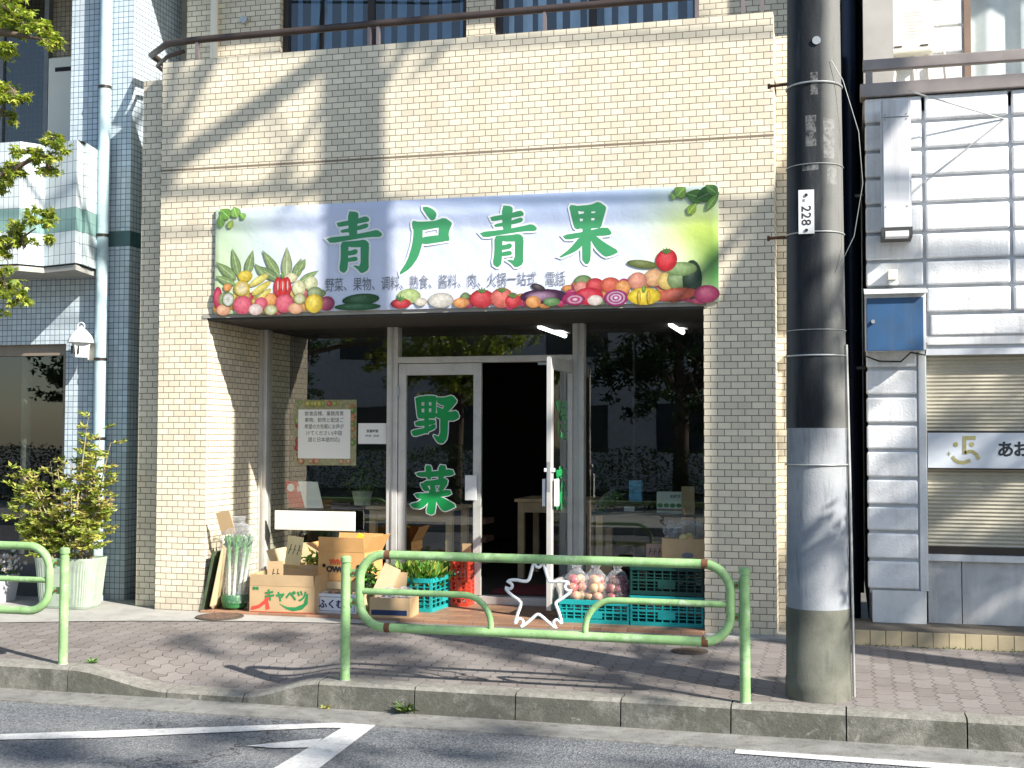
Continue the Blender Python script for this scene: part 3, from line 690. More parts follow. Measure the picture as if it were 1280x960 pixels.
# partition at mid-room giving dark frames
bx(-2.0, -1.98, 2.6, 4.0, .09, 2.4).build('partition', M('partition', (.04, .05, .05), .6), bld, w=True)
def lampt(x, y0, y1, label):
    t = thing('ceiling_lamp', label, 'lamp', (x, (y0+y1)/2, 2.5), group=None)
    bx(x-.05, x+.05, y0-.03, y1+.03, 2.425, 2.445).build('housing', WHITEP, t, w=True)
    B().tube([(x, y0, 2.40), (x, y1, 2.40)], .022, 8).build('tube', LAMP, t, w=True)
lampt(-2.57, 1.15, 2.15, 'lit fluorescent tube seen above the doorway')
lampt(-1.44, 1.2, 2.0, 'lit fluorescent tube seen in the top right of the right shop window')
def table(label, x0, x1, y0, y1, ztop, mat, leg):
    t = thing('table', label, 'table', ((x0+x1)/2, (y0+y1)/2, .09))
    bx(x0, x1, y0, y1, ztop-.03, ztop).build('tabletop', mat, t, w=True, bevel=.003)
    for x in (x0+.03, x1-.09):
        for y in (y0+.02, y1-.08): bx(x, x+.06, y, y+.06, .09, ztop-.03).build('leg', leg, t, w=True)
    bx(x0+.09, x1-.09, y0+.03, y0+.05, ztop-.13, ztop-.03).build('apron', mat, t, w=True)
DKT = M('dark_table', (.06, .08, .05), .3)
table('low wooden display table with pale legs behind the left shop window', -4.19, -3.35, 1.2, 1.75, .82, PINE, PINE)
table('dark topped display table with pale legs behind the right shop window', -2.13, -1.15, 1.25, 1.8, .80, DKT, PINE)
table('wooden table standing deep inside the open doorway', -3.1, -2.3, 2.3, 3.0, .85, PINE, PINE)
for z in (.25, .45, .62):
    bx(-2.05, -1.2, 2.0, 2.3, z, z+.05).build('shelf_board', M('dull_wood', (.20, .11, .07), .6), bld, w=True)
    bx(-3.7, -3.3, 2.0, 2.3, z, z+.05).build('shelf_board', MATS['dull_wood'], bld, w=True)
bx(-3.0, -2.35, 1.15, 1.75, .092, .105).build('door_mat', M('red_mat', (.14, .02, .025), .95), None)
tag(bpy.data.objects['door_mat'], 'dark red mat on the shop floor just inside the open doorway', 'door mat')
# white panel, red card, plant pot, white cylinder behind the left window
tag(bx(-4.93, -4.165, .885, .91, .615, .785).build('white_board', CREAMP, None, bevel=.006), 'long white board standing against the left window above the cartons', 'board')
t = thing('leaflet', 'red and white folded card leaning above the white board', 'card', (-4.75, 1.09, .79))
b = B(); b.slab([(-4.93, 1.09, 1.04), (-4.88, 1.09, .80), (-4.73, 1.09, .80), (-4.80, 1.09, 1.04)], .004); b.build('red_half', M('red_print', (.55, .03, .03), .5), t, w=True)
b = B(); b.slab([(-4.80, 1.089, 1.04), (-4.73, 1.089, .80), (-4.55, 1.089, .80), (-4.61, 1.089, 1.035)], .004); b.build('white_half', WHITEL, t, w=True)
b = B(); disc(b, (-4.87, 1.087, .98), .035, .035, 0, (.8, .8, .8), (.7, .7, .7)); b.build('white_disc', WHITEL, t, w=True)
text('得', (-4.78, 1.086, .965), .06, .002, mat=WHITEL, parent=t)

def leafcol(r, kind):
    if kind == 'lime': base = r.choice([(.46, .52, .08), (.36, .44, .06), (.56, .56, .12), (.18, .26, .04)])
    elif kind == 'dark': base = r.choice([(.04, .09, .025), (.06, .13, .03), (.03, .06, .02)])
    elif kind == 'yellow': base = r.choice([(.56, .54, .10), (.42, .48, .09), (.62, .56, .16), (.34, .38, .09), (.46, .33, .15)])
    elif kind == 'veg': base = r.choice([(.10, .28, .03), (.16, .38, .05), (.24, .44, .08), (.06, .18, .03)])
    else: base = r.choice([(.07, .14, .03), (.11, .19, .04), (.05, .10, .025), (.16, .20, .05)])
    k = .8+r.random()*.4; return tuple(c*k for c in base)
def add_leaf(m, p, size, r, kind, shape='oval', up=None):
    d = Vector((r.gauss(0, 1), r.gauss(0, 1), r.gauss(0, .6)-.2)).normalized() if up is None else (up+Vector((r.gauss(0, .35), r.gauss(0, .35), r.gauss(0, .3)))).normalized()
    s = d.cross(Vector((r.gauss(0, .4), r.gauss(0, .4), 1))).normalized(); n = d.cross(s)*.18
    c = leafcol(r, kind)
    if shape == 'oval':
        v = [p, p+d*size*.45+s*size*.26+n*size, p+d*size, p+d*size*.45-s*size*.26+n*size]
        m.add(v, [(0, 1, 2), (0, 2, 3)], c)
    else:
        v = [p]; k = 0
        for a, l in ((-100, .45), (-75, .28), (-50, .85), (-24, .42), (0, 1.05), (24, .42), (50, .85), (75, .28), (100, .45)):
            v.append(p+(d*math.cos(R(a))+s*math.sin(R(a)))*size*l*.62+n*size*(l*.7))
        m.add(v, [(0, i, i+1) for i in range(1, 9)], c)

t = thing('potted_plant', 'round leaved plant in a grey green pot behind the left window', 'plant', (-4.27, 1.32, .82))
B().lathe((0, 0, 0), [(.07, 0), (.095, .12), (.10, .13), (.085, .13)], 20).build('pot', POT, t, smooth=True)
r_ = random.Random(5); b = B()
for i in range(160):
    p = Vector((r_.gauss(0, .08), r_.gauss(0, .06), .15+abs(r_.gauss(0, .12)))); add_leaf(b, p, .06, r_, 'mid')
b.build('foliage', LEAF, t, colors=True)
t = thing('paper_roll', 'white paper roll standing on the display table beside the door', 'roll', (-4.0, 1.35, .82))
B().lathe((0, 0, 0), [(.05, 0), (.05, .23), (.02, .23), (.02, .21)], 20).build('roll', WHITEP, t, smooth=True)

def crate(name, label, loc, w, d, h, mat, rz=0, group=None, cols=8, rows=3):
    t = thing(name, label, 'crate', loc, rz, group)
    b = B(); th = .012
    b.box(-w/2, w/2, -d/2, d/2, 0, .012)
    def side(ax, sgn, ln, off):
        def bb(u0, u1, z0, z1, ex=0):
            if ax == 'x':
                y0, y1 = (off-th/2-ex, off+th/2+ex); b.box(u0, u1, y0, y1, z0, z1)
            else: b.box(off-th/2-ex, off+th/2+ex, u0, u1, z0, z1)
        bb(-ln/2, ln/2, h-.035, h, .006); bb(-ln/2, ln/2, 0.0, .03, .004); bb(-ln/2+.002, ln/2-.002, h*.5-.008, h*.5+.008, .002)
        for i in range(cols+1):
            u = -ln/2+ln*i/cols; wd = .014 if i in (0, cols) else .005
            bb(max(-ln/2, u-wd), min(ln/2, u+wd), .028, h-.03, .001)
        for j in range(1, rows*2):
            z = .03+(h-.065)*j/(rows*2); bb(-ln/2, ln/2, z-.003, z+.003, 0)
        bb(-ln*.12, ln*.12, h*.22, h*.48, .004)
    side('x', -1, w, -d/2); side('x', 1, w, d/2); side('y', -1, d, -w/2); side('y', 1, d, w/2)
    b.build('basket', mat, t)
    return t
def carton(label, loc, w, d, h, rz=0, mat=CARD, flaps=(), th=.006, name='cardboard_box', cat='box', ink=None, open_=True):
    t = thing(name, label, cat, loc, rz)
    b = B(); b.box(-w/2, w/2, -d/2, d/2, 0, th)
    b.box(-w/2, w/2, -d/2, -d/2+th, th, h); b.box(-w/2, w/2, d/2-th, d/2, th, h)
    b.box(-w/2, -w/2+th, -d/2+th, d/2-th, th, h); b.box(w/2-th, w/2, -d/2+th, d/2-th, th, h)
    body = b.build('body', mat, t, bevel=.0015)
    for side, ang, ln in flaps:
        a = R(ang); f = B()
        if side == 'f': base = Vector((0, -d/2, h)); u = Vector((1, 0, 0)); o = Vector((0, -1, 0)); hw = w/2
        elif side == 'b': base = Vector((0, d/2, h)); u = Vector((1, 0, 0)); o = Vector((0, 1, 0)); hw = w/2
        elif side == 'l': base = Vector((-w/2, 0, h)); u = Vector((0, 1, 0)); o = Vector((-1, 0, 0)); hw = d/2
        else: base = Vector((w/2, 0, h)); u = Vector((0, 1, 0)); o = Vector((1, 0, 0)); hw = d/2
        dr_ = o*math.sin(a)+Vector((0, 0, 1))*math.cos(a); nn = u.cross(dr_)*.002
        v = [base-u*hw*.99-nn, base+u*hw*.99-nn, base+u*hw*.97+dr_*ln-nn, base-u*hw*.97+dr_*ln-nn]
        v += [p+nn*2 for p in v]
        f.add(v, [(0, 1, 2, 3), (7, 6, 5, 4), (0, 4, 5, 1), (1, 5, 6, 2), (2, 6, 7, 3), (3, 7, 4, 0)]); f.build('flap', mat, t)
    return t, body

# black crate, blue carton, egg box etc. on the right table
z_ = .80
t = crate('plastic_basket', 'black plastic basket with a small white tag behind the right window', (-1.83, 1.42, z_), .26, .2, .09, BLACK, cols=10)
bx(-.03, .06, -.112, -.108, .01, .05).build('tag', WHITEP, t)
tag(bx(-1.83, -1.72, 1.38, 1.46, z_+.09, z_+.27).build('carton', M('blue_carton_print', (.12, .38, .58), .5, 0, .5, 14), None, bevel=.003), 'tall blue drink carton standing in the black basket', 'carton')
t = thing('egg_box', 'flat white and green printed box leaning beside a cardboard strip in the right window', 'box', (-1.47, 1.35, z_))
bx(-.11, .11, -.03, .03, 0, .18).build('body', M('pale_green_print', (.62, .72, .66), .5), t, bevel=.003)
b = B()
for i in range(4): disc(b, (-.08+i*.053, -.032, .065), .024, .018, 0, (.08, .35, .12), (.10, .40, .16))
b.build('green_print', PRINT, t, colors=True)
bx(-.11, .11, -.0325, -.0305, .02, .035).build('brown_band', M('brown_band', (.3, .15, .08), .6), t)
text('新鮮卵', (.05, -.0325, .14), .03, .0005, mat=INKG, parent=t, w=False)
tag(bx(-1.36, -1.25, 1.25, 1.27, .55, 1.03).build('cardboard_strip', CARD, None), 'upright brown cardboard strip behind the carton at the right jamb', 'cardboard')
# crumpled clear bag of greens, left part of the right window
t = thing('vegetable_bag', 'crumpled clear bag of greens lying against the glass right of the open door', 'bag', (-2.02, 1.35, .80))
r_ = random.Random(9); b = B()
for i in range(90):
    p = Vector((-.06+.16*i/90+r_.gauss(0, .02), r_.gauss(0, .03), .02+.13*i/90+abs(r_.gauss(0, .03)))); add_leaf(b, p, .06, r_, 'veg')
b.build('greens', LEAF, t, colors=True)
b = B(); b.tube([(-.12, 0, -.08), (-.07, 0, .02), (0, 0, .09), (.07, 0, .15), (.12, 0, .16)], [.02, .05, .06, .05, .01], 10); b.build('wrapper', BAG, t, smooth=True)

# ------------------------------------------------------------------ banner
BY = -.03
bn = thing('shop_banner', 'wide printed vinyl banner with four large green characters over the shop opening', 'banner', (-3, BY, 2.45))
bL, bR, bT, bB = -5.052, -.915, 3.325, 2.452
nx, nz = 160, 34; vs = []; cs = []; rb = random.Random(2)
def lerp(a, b, t): return tuple(a[i]+(b[i]-a[i])*t for i in range(3))
def bgc(u, v):
    c = lerp((.58, .64, .82), (.68, .72, .86), min(1, (1-v)*1.3))
    c = lerp(c, (.42, .56, .80), .55*math.exp(-((v-.95)/.22)**2)*max(0, min(1, (u-.3)*3)))
    gl = math.exp(-(u/.11)**2)
    c = lerp(c, (.46, .62, .26), min(1, gl*(.9-.3*v)))
    gr = math.exp(-((u-.97)/.09)**2)*math.exp(-((v-.5)/.45)**2)
    c = lerp(c, (.58, .72, .14), min(1, gr*1.1))
    dk = math.exp(-((u-1.0)/.05)**2)*math.exp(-((v-.25)/.35)**2)
    c = lerp(c, (.05, .20, .04), min(1, dk*1.0))
    wl = math.exp(-((u-.92)/.035)**2)*math.exp(-((v-.35)/.2)**2); c = lerp(c, (.85, .88, .80), .6*wl)
    return c
b = B()
for i in range(nx+1):
    for j in range(nz+1):
        u, v = i/nx, j/nz
        y = BY+.0012*math.sin(u*37+v*3)*math.sin(v*9)+.0008*math.sin(u*90+v*20)
        b.v.append(Vector((bL+(bR-bL)*u, y if 0 < i < nx and 0 < j < nz else BY+.006, bB+(bT-bB)*v))); b.c.append(bgc(u, v))
b.f += [(i*(nz+1)+j, (i+1)*(nz+1)+j, (i+1)*(nz+1)+j+1, i*(nz+1)+j+1) for i in range(nx) for j in range(nz)]
VINYL = vcol('banner_vinyl', .38, .03, bs=14, bstr=.35)
sh = b.build('vinyl_sheet', VINYL, bn, w=True, colors=True, smooth=True); ORG[sh.name] = ORG['shop_banner']
bx(bL, bR, BY+.012, -.004, bB, bT).build('backing', WHITEP, bn, w=True)
pr = B(); yc = [BY-.003]
def fr_(px, py, rx, ry, col, rot=0, hi=None, pole=(-.22, .35)):
    yc[0] -= .00002; c = P(px, py, 0); c.y = yc[0]; s = 1/150
    if hi is None: hi = tuple(min(1, v*1.25+.10) for v in col)
    disc(pr, c, rx*s/1.0, ry*s, R(rot), hi, col, 18, pole)
def leafp(px, py, w_, l_, rot, col):
    c = P(px, py, 0); s_ = 1/150; cr, sr = math.cos(R(rot)), math.sin(R(rot))
    for k_, (ww, cc) in enumerate(((w_, tuple(v*.62 for v in col)), (w_*.82, col), (w_*.10, tuple(min(1, v*1.5+.12) for v in col)))):
        yc[0] -= .00002; n = 9; k = len(pr.v); a = []
        for i in range(n+1):
            t_ = i/n; z = (t_*2-1)*l_*s_; h_ = ww*s_*math.sin(math.pi*t_**.8)*(1-.25*t_)
            for sg in (-1, 1): a.append((sg*h_, z))
        for x, z in a: pr.v.append(Vector((c.x+x*cr-z*sr, yc[0], c.z+x*sr+z*cr))); pr.c.append(cc)
        pr.f += [(k+2*i, k+2*i+1, k+2*i+3, k+2*i+2) for i in range(n)]
rf = random.Random(17)
for i in range(60):
    px = rf.uniform(274, 415); fr_(px, rf.uniform(366, 388), rf.uniform(4, 8), rf.uniform(4, 7), rf.choice([(.55, .06, .08), (.6, .3, .06), (.3, .36, .12), (.65, .5, .12), (.5, .1, .12)]))
for i in range(90):
    px = rf.uniform(575, 890); fr_(px, rf.uniform(372, 381) if px < 705 else rf.uniform(352, 376), rf.uniform(5, 11), rf.uniform(4, 7), rf.choice([(.55, .05, .05), (.5, .04, .14), (.6, .24, .06), (.16, .26, .08), (.35, .04, .1)]))
LG = (.28, .40, .16); DG = (.04, .14, .04)
for a in [(297, 329, 6, 17, LG, 15), (315, 329, 6, 15, LG, -14), (341, 330, 6, 19, LG, 35), (361, 329, 7, 18, (.42, .50, .26), 0), (375, 336, 6, 12, LG, -18), (285, 339, 6, 17, LG, 52), (284, 351, 5, 14, LG, 68), (337, 342, 6, 17, (.22, .32, .14), 58), (388, 347, 5, 14, LG, -60), (327, 338, 4, 10, LG, 40), (380, 332, 5, 8, LG, -30)]: leafp(a[0], a[1], a[2]*1.15, a[3]*1.1, a[5], a[4])
RED = (.62, .04, .05); PNK = (.70, .12, .18); YEL = (.80, .58, .06); ORA = (.80, .34, .10); PAL = (.78, .74, .45); WHT = (.80, .80, .74)
for a in [(309, 346, 10, 7, YEL), (326, 351, 15, 4.5, (.80, .68, .18), 28), (329, 361, 15, 4.5, (.80, .66, .14), 32), (331, 371, 14, 4.2, (.78, .66, .16), 40), (366, 348, 9, 6, PAL), (305, 361, 10.5, 10, YEL, 0, (.9, .8, .3)), (287, 360, 6, 5, ORA), (341, 375, 9, 8, ORA), (329, 380, 9, 8, PNK), (350, 360, 6, 13, RED), (361, 360, 6, 13, RED), (356, 360, 6, 13.5, (.7, .03, .03)), (376, 361, 9, 10, PAL), (391, 355, 9, 9, (.70, .72, .42)), (396, 367, 10, 8, (.28, .36, .18)), (275, 373, 6, 14, (.55, .04, .10)), (283, 375, 8, 9, (.30, .38, .18)), (288, 375, 8, 8.5, WHT), (306, 382, 13.5, 11.5, PNK), (358, 380, 12.5, 11.5, PNK), (377, 374, 8, 7, (.62, .52, .25)), (377, 374, 5, 4.5, (.74, .76, .5)), (411, 380, 10, 9, (.6, .10, .18)), (282, 388, 10, 7, (.78, .40, .24)), (322, 387.5, 9.5, 7, (.78, .62, .58)), (341, 388, 9, 6.5, (.70, .52, .22)), (341, 388, 5, 4, (.74, .76, .5)), (372, 386, 10, 7, (.80, .42, .24)), (395, 380, 12, 11.5, YEL)]: fr_(*a)
for a in [(453, 375, 24, 7, DG, 3), (449, 384, 30, 4.5, (.05, .18, .06)), (513, 371, 15, 9, (.52, .66, .26)), (503, 380, 13, 6, RED), (528, 378, 8, 5, (.75, .68, .55)), (553, 376, 16, 9, (.74, .70, .62)), (578, 379, 10, 6, ORA), (604, 374, 15, 11, RED), (629, 373, 14, 12, (.72, .16, .12)), (643, 377, 10, 8, RED), (681, 371, 28, 8.5, (.07, .015, .06), 0, (.55, .35, .5), (-.3, .1)), (674, 360, 9, 4, (.05, .03, .04), -20), (668, 378, 9, 7, ORA), (691, 378, 10, 5, (.14, .30, .10)), (728, 360, 9, 7, (.70, .25, .2)), (745, 358, 11, 9, RED), (764, 357, 12, 9, (.66, .12, .06)), (780, 360, 9, 8, ORA), (720, 374, 15, 8, (.45, .02, .14)), (737, 371, 17, 10, (.62, .02, .05)), (745, 376, 9, 6, (.78, .66, .6)), (771, 373, 14, 9.5, (.55, .04, .22), 0, (.8, .5, .7)), (804, 331, 18, 4.5, (.16, .20, .04), -8), (818, 348, 11, 10, (.78, .42, .2)), (798, 352, 11, 10, (.74, .3, .2)), (834, 352, 10, 10, (.70, .50, .14)), (849, 350, 13, 12, (.24, .34, .14)), (866, 350, 11, 22, (.02, .06, .02)), (852, 337, 18, 8, (.25, .38, .14)), (834, 326, 12, 13, (.66, .02, .03), -20), (845, 369, 24, 7.5, (.60, .12, .06), 6), (806, 371, 19, 10, (.85, .62, .03)), (884, 368, 14.5, 10, (.32, .03, .10))]: fr_(*a)
def slicep(px, py, rx, ry, rind, flesh, line, k=9):
    fr_(px, py, rx, ry, rind); fr_(px, py, rx*.84, ry*.84, flesh, 0, tuple(min(1, v*1.15) for v in flesh), (0, 0))
    for i in range(k):
        a = 180*i/k; fr_(px, py, rx*.80, ry*.045+.12, line, a, line)
def ringp(px, py, rx, ry, cols):
    for i, c_ in enumerate(cols): fr_(px, py, rx*(1-i/len(cols)), ry*(1-i/len(cols)), c_, 0, c_, (0, 0))
slicep(305, 361, 10.5, 10, (.80, .55, .05), (.86, .70, .22), (.92, .84, .55)); slicep(341, 388, 9, 6.5, (.5, .4, .2), (.62, .64, .28), (.80, .80, .62), 7); slicep(377, 374, 8, 7, (.5, .42, .2), (.60, .64, .26), (.80, .80, .6), 7)
slicep(288, 375, 8.5, 9, (.25, .36, .14), (.82, .82, .76), (.7, .68, .6), 5); ringp(771, 373, 13, 9, [(.45, .03, .2), (.75, .5, .65), (.5, .05, .25), (.78, .6, .7), (.5, .08, .3), (.8, .7, .75)]); ringp(720, 375, 12, 6.5, [(.45, .03, .15), (.7, .4, .5), (.5, .05, .2), (.75, .55, .6)])
for tx, ty in ((604, 364), (629, 363), (503, 374), (643, 370), (834, 315)):
    for a in (-70, -35, 0, 35, 70): leafp(tx+3*math.sin(R(a)), ty+1.5-2*math.cos(R(a)), 1.3, 4.5, -a, (.10, .26, .05))
for tx in (350, 356, 362): fr_(tx, 358, 1.2, 6, (.85, .5, .45), 0, (.9, .6, .55))
fr_(356, 345, 1.8, 4, (.16, .34, .06)); fr_(806, 362, 2, 4, (.2, .36, .06)); fr_(800, 372, 2, 8, (.6, .4, .02)); fr_(812, 372, 2, 8, (.6, .4, .02))
for a in [(284, 268, 9, 7, (.22, .48, .08), 20), (297, 266, 8, 6, (.30, .58, .12), -10), (306, 271, 5, 4, (.3, .6, .12)), (291, 281, 5, 5, (.45, .62, .12)), (279, 277, 6, 7, (.25, .5, .1)), (852, 241, 9, 6, (.30, .56, .10), 30), (869, 246, 9, 9, (.10, .26, .05)), (882, 245, 10, 10, (.05, .16, .03), 40), (890, 238, 7, 7, (.12, .3, .06)), (866, 262, 6, 6, (.38, .60, .08)), (842, 246, 4, 4, (.35, .6, .15)), (892, 252, 5, 10, (.2, .4, .08))]: leafp(a[0], a[1], a[2], a[3]*1.25, (a[5] if len(a) > 5 else 0)+(a[0]*37 % 160)-80, a[4])
pr.build('fruit_print', PRINT, bn, w=True, colors=True)
Z4 = (400, 230); Z5 = (590, 230)
QING = [[(240, 228), (300, 232), (320, 246), (308, 330), (306, 430), (248, 432)], [(150, 318), (300, 292), (380, 266), (403, 285), (400, 304), (300, 322), (165, 347), (158, 335)], [(180, 378), (300, 352), (385, 322), (400, 338), (380, 358), (190, 396)],
        [(66, 440), (260, 420), (400, 392), (470, 375), (508, 405), (496, 424), (400, 426), (250, 450), (100, 477)], [(183, 470), (240, 476), (236, 560), (232, 685), (205, 716), (170, 690), (184, 600)], [(186, 470), (300, 464), (372, 453), (403, 482), (396, 506), (240, 508)],
        [(342, 480), (403, 482), (398, 600), (400, 688), (345, 718), (312, 680), (280, 658), (342, 668)], [(233, 546), (270, 540), (300, 528), (314, 545), (300, 566), (233, 576)], [(233, 602), (300, 588), (312, 600), (308, 616), (233, 626)]]
HU = [[(830, 195), (872, 192), (920, 215), (942, 245), (930, 285), (905, 296), (875, 262)], [(750, 302), (800, 312), (930, 306), (1005, 277), (1066, 318), (1052, 350), (965, 348), (828, 374), (758, 374)], [(968, 330), (1064, 322), (1034, 400), (1046, 455), (1020, 458), (960, 450)],
      [(820, 436), (962, 416), (1040, 430), (1040, 456), (822, 488)], [(758, 320), (830, 330), (828, 478), (795, 590), (730, 680), (640, 735), (715, 620), (752, 500), (766, 400)]]
GUO = [[(788, 178), (845, 182), (868, 300), (880, 355), (850, 366), (828, 350), (806, 260)], [(790, 180), (845, 186), (960, 176), (1020, 150), (1080, 192), (1068, 222), (840, 222)], [(1004, 180), (1080, 195), (1052, 290), (1036, 356), (985, 352)], [(850, 306), (1044, 298), (1036, 352), (862, 364)],
       [(903, 190), (960, 190), (955, 400), (953, 610), (935, 642), (915, 640), (890, 605)], [(845, 250), (1052, 238), (1046, 270), (850, 282)], [(735, 418), (900, 392), (1085, 350), (1125, 398), (1100, 414), (920, 420), (765, 450)], [(878, 425), (935, 432), (880, 505), (830, 545), (695, 600), (790, 530)], [(943, 420), (990, 418), (1070, 480), (1182, 545), (1120, 575), (1070, 585), (1000, 520)]]
def offset_poly(pts, d):
    n = len(pts); ar = sum(pts[i][0]*pts[(i+1) % n][1]-pts[(i+1) % n][0]*pts[i][1] for i in range(n)); sg = 1 if ar > 0 else -1; out = []
    for i in range(n):
        a, p, c = Vector(pts[i-1]), Vector(pts[i]), Vector(pts[(i+1) % n])
        e1 = (p-a).normalized(); e2 = (c-p).normalized(); n1 = Vector((e1.y, -e1.x))*sg; n2 = Vector((e2.y, -e2.x))*sg
        m = (n1+n2); m = m.normalized() if m.length > .01 else n1
        k = d/max(.45, m.dot(n1)); out.append((p.x+m.x*k, p.y+m.y*k))
    return out
def smooth_poly(pts):
    out = []; n = len(pts)
    for i in range(n):
        p, q = pts[i], pts[(i+1) % n]
        out += [(p[0]*.8+q[0]*.2, p[1]*.8+q[1]*.2), (p[0]*.2+q[0]*.8, p[1]*.2+q[1]*.8)]
    return out
door_char(YE, DOOR_PAR); door_char(SAI, DOOR_PAR)
def big(strokes, o, sc=1, du=0, dv=0):
    for outline in (True, False):
        m = B()
        for i, s in enumerate(strokes):
            q = smooth_poly([((x-250)*sc+250+du if sc != 1 else x+du, y+dv) for x, y in s])
            q = offset_poly(q, 19 if outline else 4)
            y = BY-.0048-.00006*i if outline else BY-.0058-.00006*i
            pp = []
            for x, v in q:
                w_ = P(o[0]+x/6.4, o[1]+v/6.4, 0); w_.y = y; pp.append(w_)
            m.poly(pp, (0, -1, 0))
        m.build('character_outline' if outline else 'character', WHITEL if outline else GREENL, bn, w=True)
big(QING, Z4); big(HU, Z4); big(QING, Z5, 1.03, 12, -46); big(GUO, Z5)
def small(s, px0, px1, py):
    a = P(px0, py, 0); c = P(px1, py-.024*(px1-px0), 0)
    vs, fs = text_pts(s, 1, .0); ax = [v.x for v in vs]; w0 = max(ax)-min(ax); sc = (c.x-a.x)/w0; cx = (min(ax)+max(ax))/2
    m = B(); m.add([((a.x+c.x)/2+(v.x-cx)*sc, BY-.0062, (a.z+c.z)/2+v.y*.118) for v in vs], fs); return m.build('small_lettering', INKG, bn, w=True)
small('野菜、果物、调料、熟食、酱料、肉、火锅一站式', 409, 672, 357.5); small('電話', 684, 708, 350.5)

# ------------------------------------------------------------------ left building
lb = thing('left_building', 'pale blue tiled building with a zigzag balcony at the left edge', 'building', (-7.5, 1, 0))
YL = .45
b = B()
b.box(-6.78, -6.15, YL, 3, -.02, 8.5)                       # column
b.box(-12, -6.78, YL, YL+.2, 2.27, 3.0); 
b.build('tiled_column', BLUE, lb, w=True)
b = B(); b.box(-12, -6.78, YL+.22, YL+.4, 2.27, 2.9); b.build('beam', BLUE, lb, w=True)
# balcony: zigzag plan extruded
za, zb_ = 2.92, 3.93
plan = []
for px, Y in ((-260, -.12), (-130, .06), (-40, -.12), (25, -.12), (57, .06), (96, -.06), (116, .30)):
    p = P(px, 200, Y); plan.append((p.x, Y))
plan2 = [(x, y) for x, y in plan]
b = B(); n = len(plan); tz = 3.98
vs = [(x, y, z) for x, y in plan for z in (za, tz)] + [(x, y+.14, z) for x, y in plan for z in (za, tz)]
fs = []
for i in range(n-1):
    fs += [(2*i, 2*i+2, 2*i+3, 2*i+1), (2*n+2*i, 2*n+2*i+1, 2*n+2*i+3, 2*n+2*i+2), (2*i+1, 2*i+3, 2*n+2*i+3, 2*n+2*i+1), (2*i, 2*n+2*i, 2*n+2*i+2, 2*i+2)]
fs += [(2*n-2, 4*n-2, 4*n-1, 2*n-1), (0, 1, 2*n+1, 2*n)]
b.add(vs, fs); b.build('balcony_front', BLUEV, lb, w=True)
b = B(); b.add([(x, y+.01, za-.015) for x, y in plan]+[(plan[-1][0], YL, za-.015), (-12, YL, za-.015)], [tuple(range(n+2))])
b.add([(x, y+.01, za-.06) for x, y in plan]+[(plan[-1][0], YL, za-.06), (-12, YL, za-.06)], [tuple(range(n+1, -1, -1))])
for i in range(n+2):
    k = n+2; b.f.append((i, (i+1) % k, k+(i+1) % k, k+i))
b.build('balcony_soffit', CONC2, lb, w=True)
bx(-12, -6.79, 1.45, 1.6, 3.0, 8).build('upper_wall', BROWNT, lb, w=True)
bx(-12, -6.0, -.1, 1.45, 6.2, 6.4).build('upper_slab', CONC2, lb, w=True)
x_ = P(62, 60, 1.4).x
window(-9.6, x_, 3.3, 5.9, 1.38, [P(2, 60, 1.4).x], M('grey_frame', (.22, .22, .22), .4, .4), GLSD, lb, CURT)
tag(bx(P(60, 100, 1.0).x, P(103, 100, 1.0).x, 1.0, 1.3, 3.5, P(80, 70, 1.0).z).build('outdoor_unit', CREAMP, lb, w=True, bevel=.01), '', '') if False else None
t = thing('utility_cabinet', 'white metal cabinet with a dark slot on the balcony of the blue tiled building', 'cabinet', (-7.2, 1.05, 3.5))
xa, xb = P(60, 100, 1.0).x, P(103, 100, 1.0).x; zt = P(80, 71, 1.0).z
bx(xa, xb, 1.0, 1.3, 3.5, zt).build('body', CREAMP, t, w=True, bevel=.01)
bx(xa+.08, xb-.03, .994, 1.001, zt-.14, zt-.10).build('slot', BLACK, t, w=True)
# ground floor window of the left building
f = B(); f.box(-12, -6.78, YL+.05, YL+.15, 2.17, 2.27); f.box(-6.84, -6.78, YL+.05, YL+.15, .3, 2.17); f.box(-12, -6.84, YL+.05, YL+.15, .28, .36)
wf = f.build('window', M('taupe_frame', (.26, .21, .16), .5, .2), lb, w=True); ORG[wf.name] = ORG['left_building']
bx(-12, -6.84, YL+.09, YL+.096, .36, 2.17).build('pane', GLSD, wf, w=True)
bx(-12, -6.78, YL, YL+.2, -.02, .28).build('plinth', M('dark_plinth', (.10, .10, .10), .6), lb, w=True)
bx(-12, -6.8, 2.6, 2.8, 0, 2.6).build('inner_wall', M('inner_beige', (.06, .05, .035), .8), lb, w=True)
bx(-12, -6.8, .7, 2.8, 2.5, 2.6).build('inner_ceiling', INTW, lb, w=True); bx(-12, -6.8, .7, 2.8, -.02, .02).build('inner_floor', INTF, lb, w=True)
B().tube([(P(33, 500, .8).x, .8, 0), (P(33, 500, .8).x, .8, 2.5)], .045, 14).build('post_reflection', WHITEP, lb, w=True, smooth=True)  # post built inside the room to stand for a reflection in the pane
bx(-6.15, -5.84, 1.5, 1.6, 0, 4.4).build('gap_shade_panel', BLACK, lb, w=True)  # black sheet across the gap, its shade put into the colour
bx(-6.15, -5.95, 1.28, 1.5, 4.3, 8.2).build('plaster_return', M('beige_plaster', (.42, .38, .30), .8), lb, w=True)
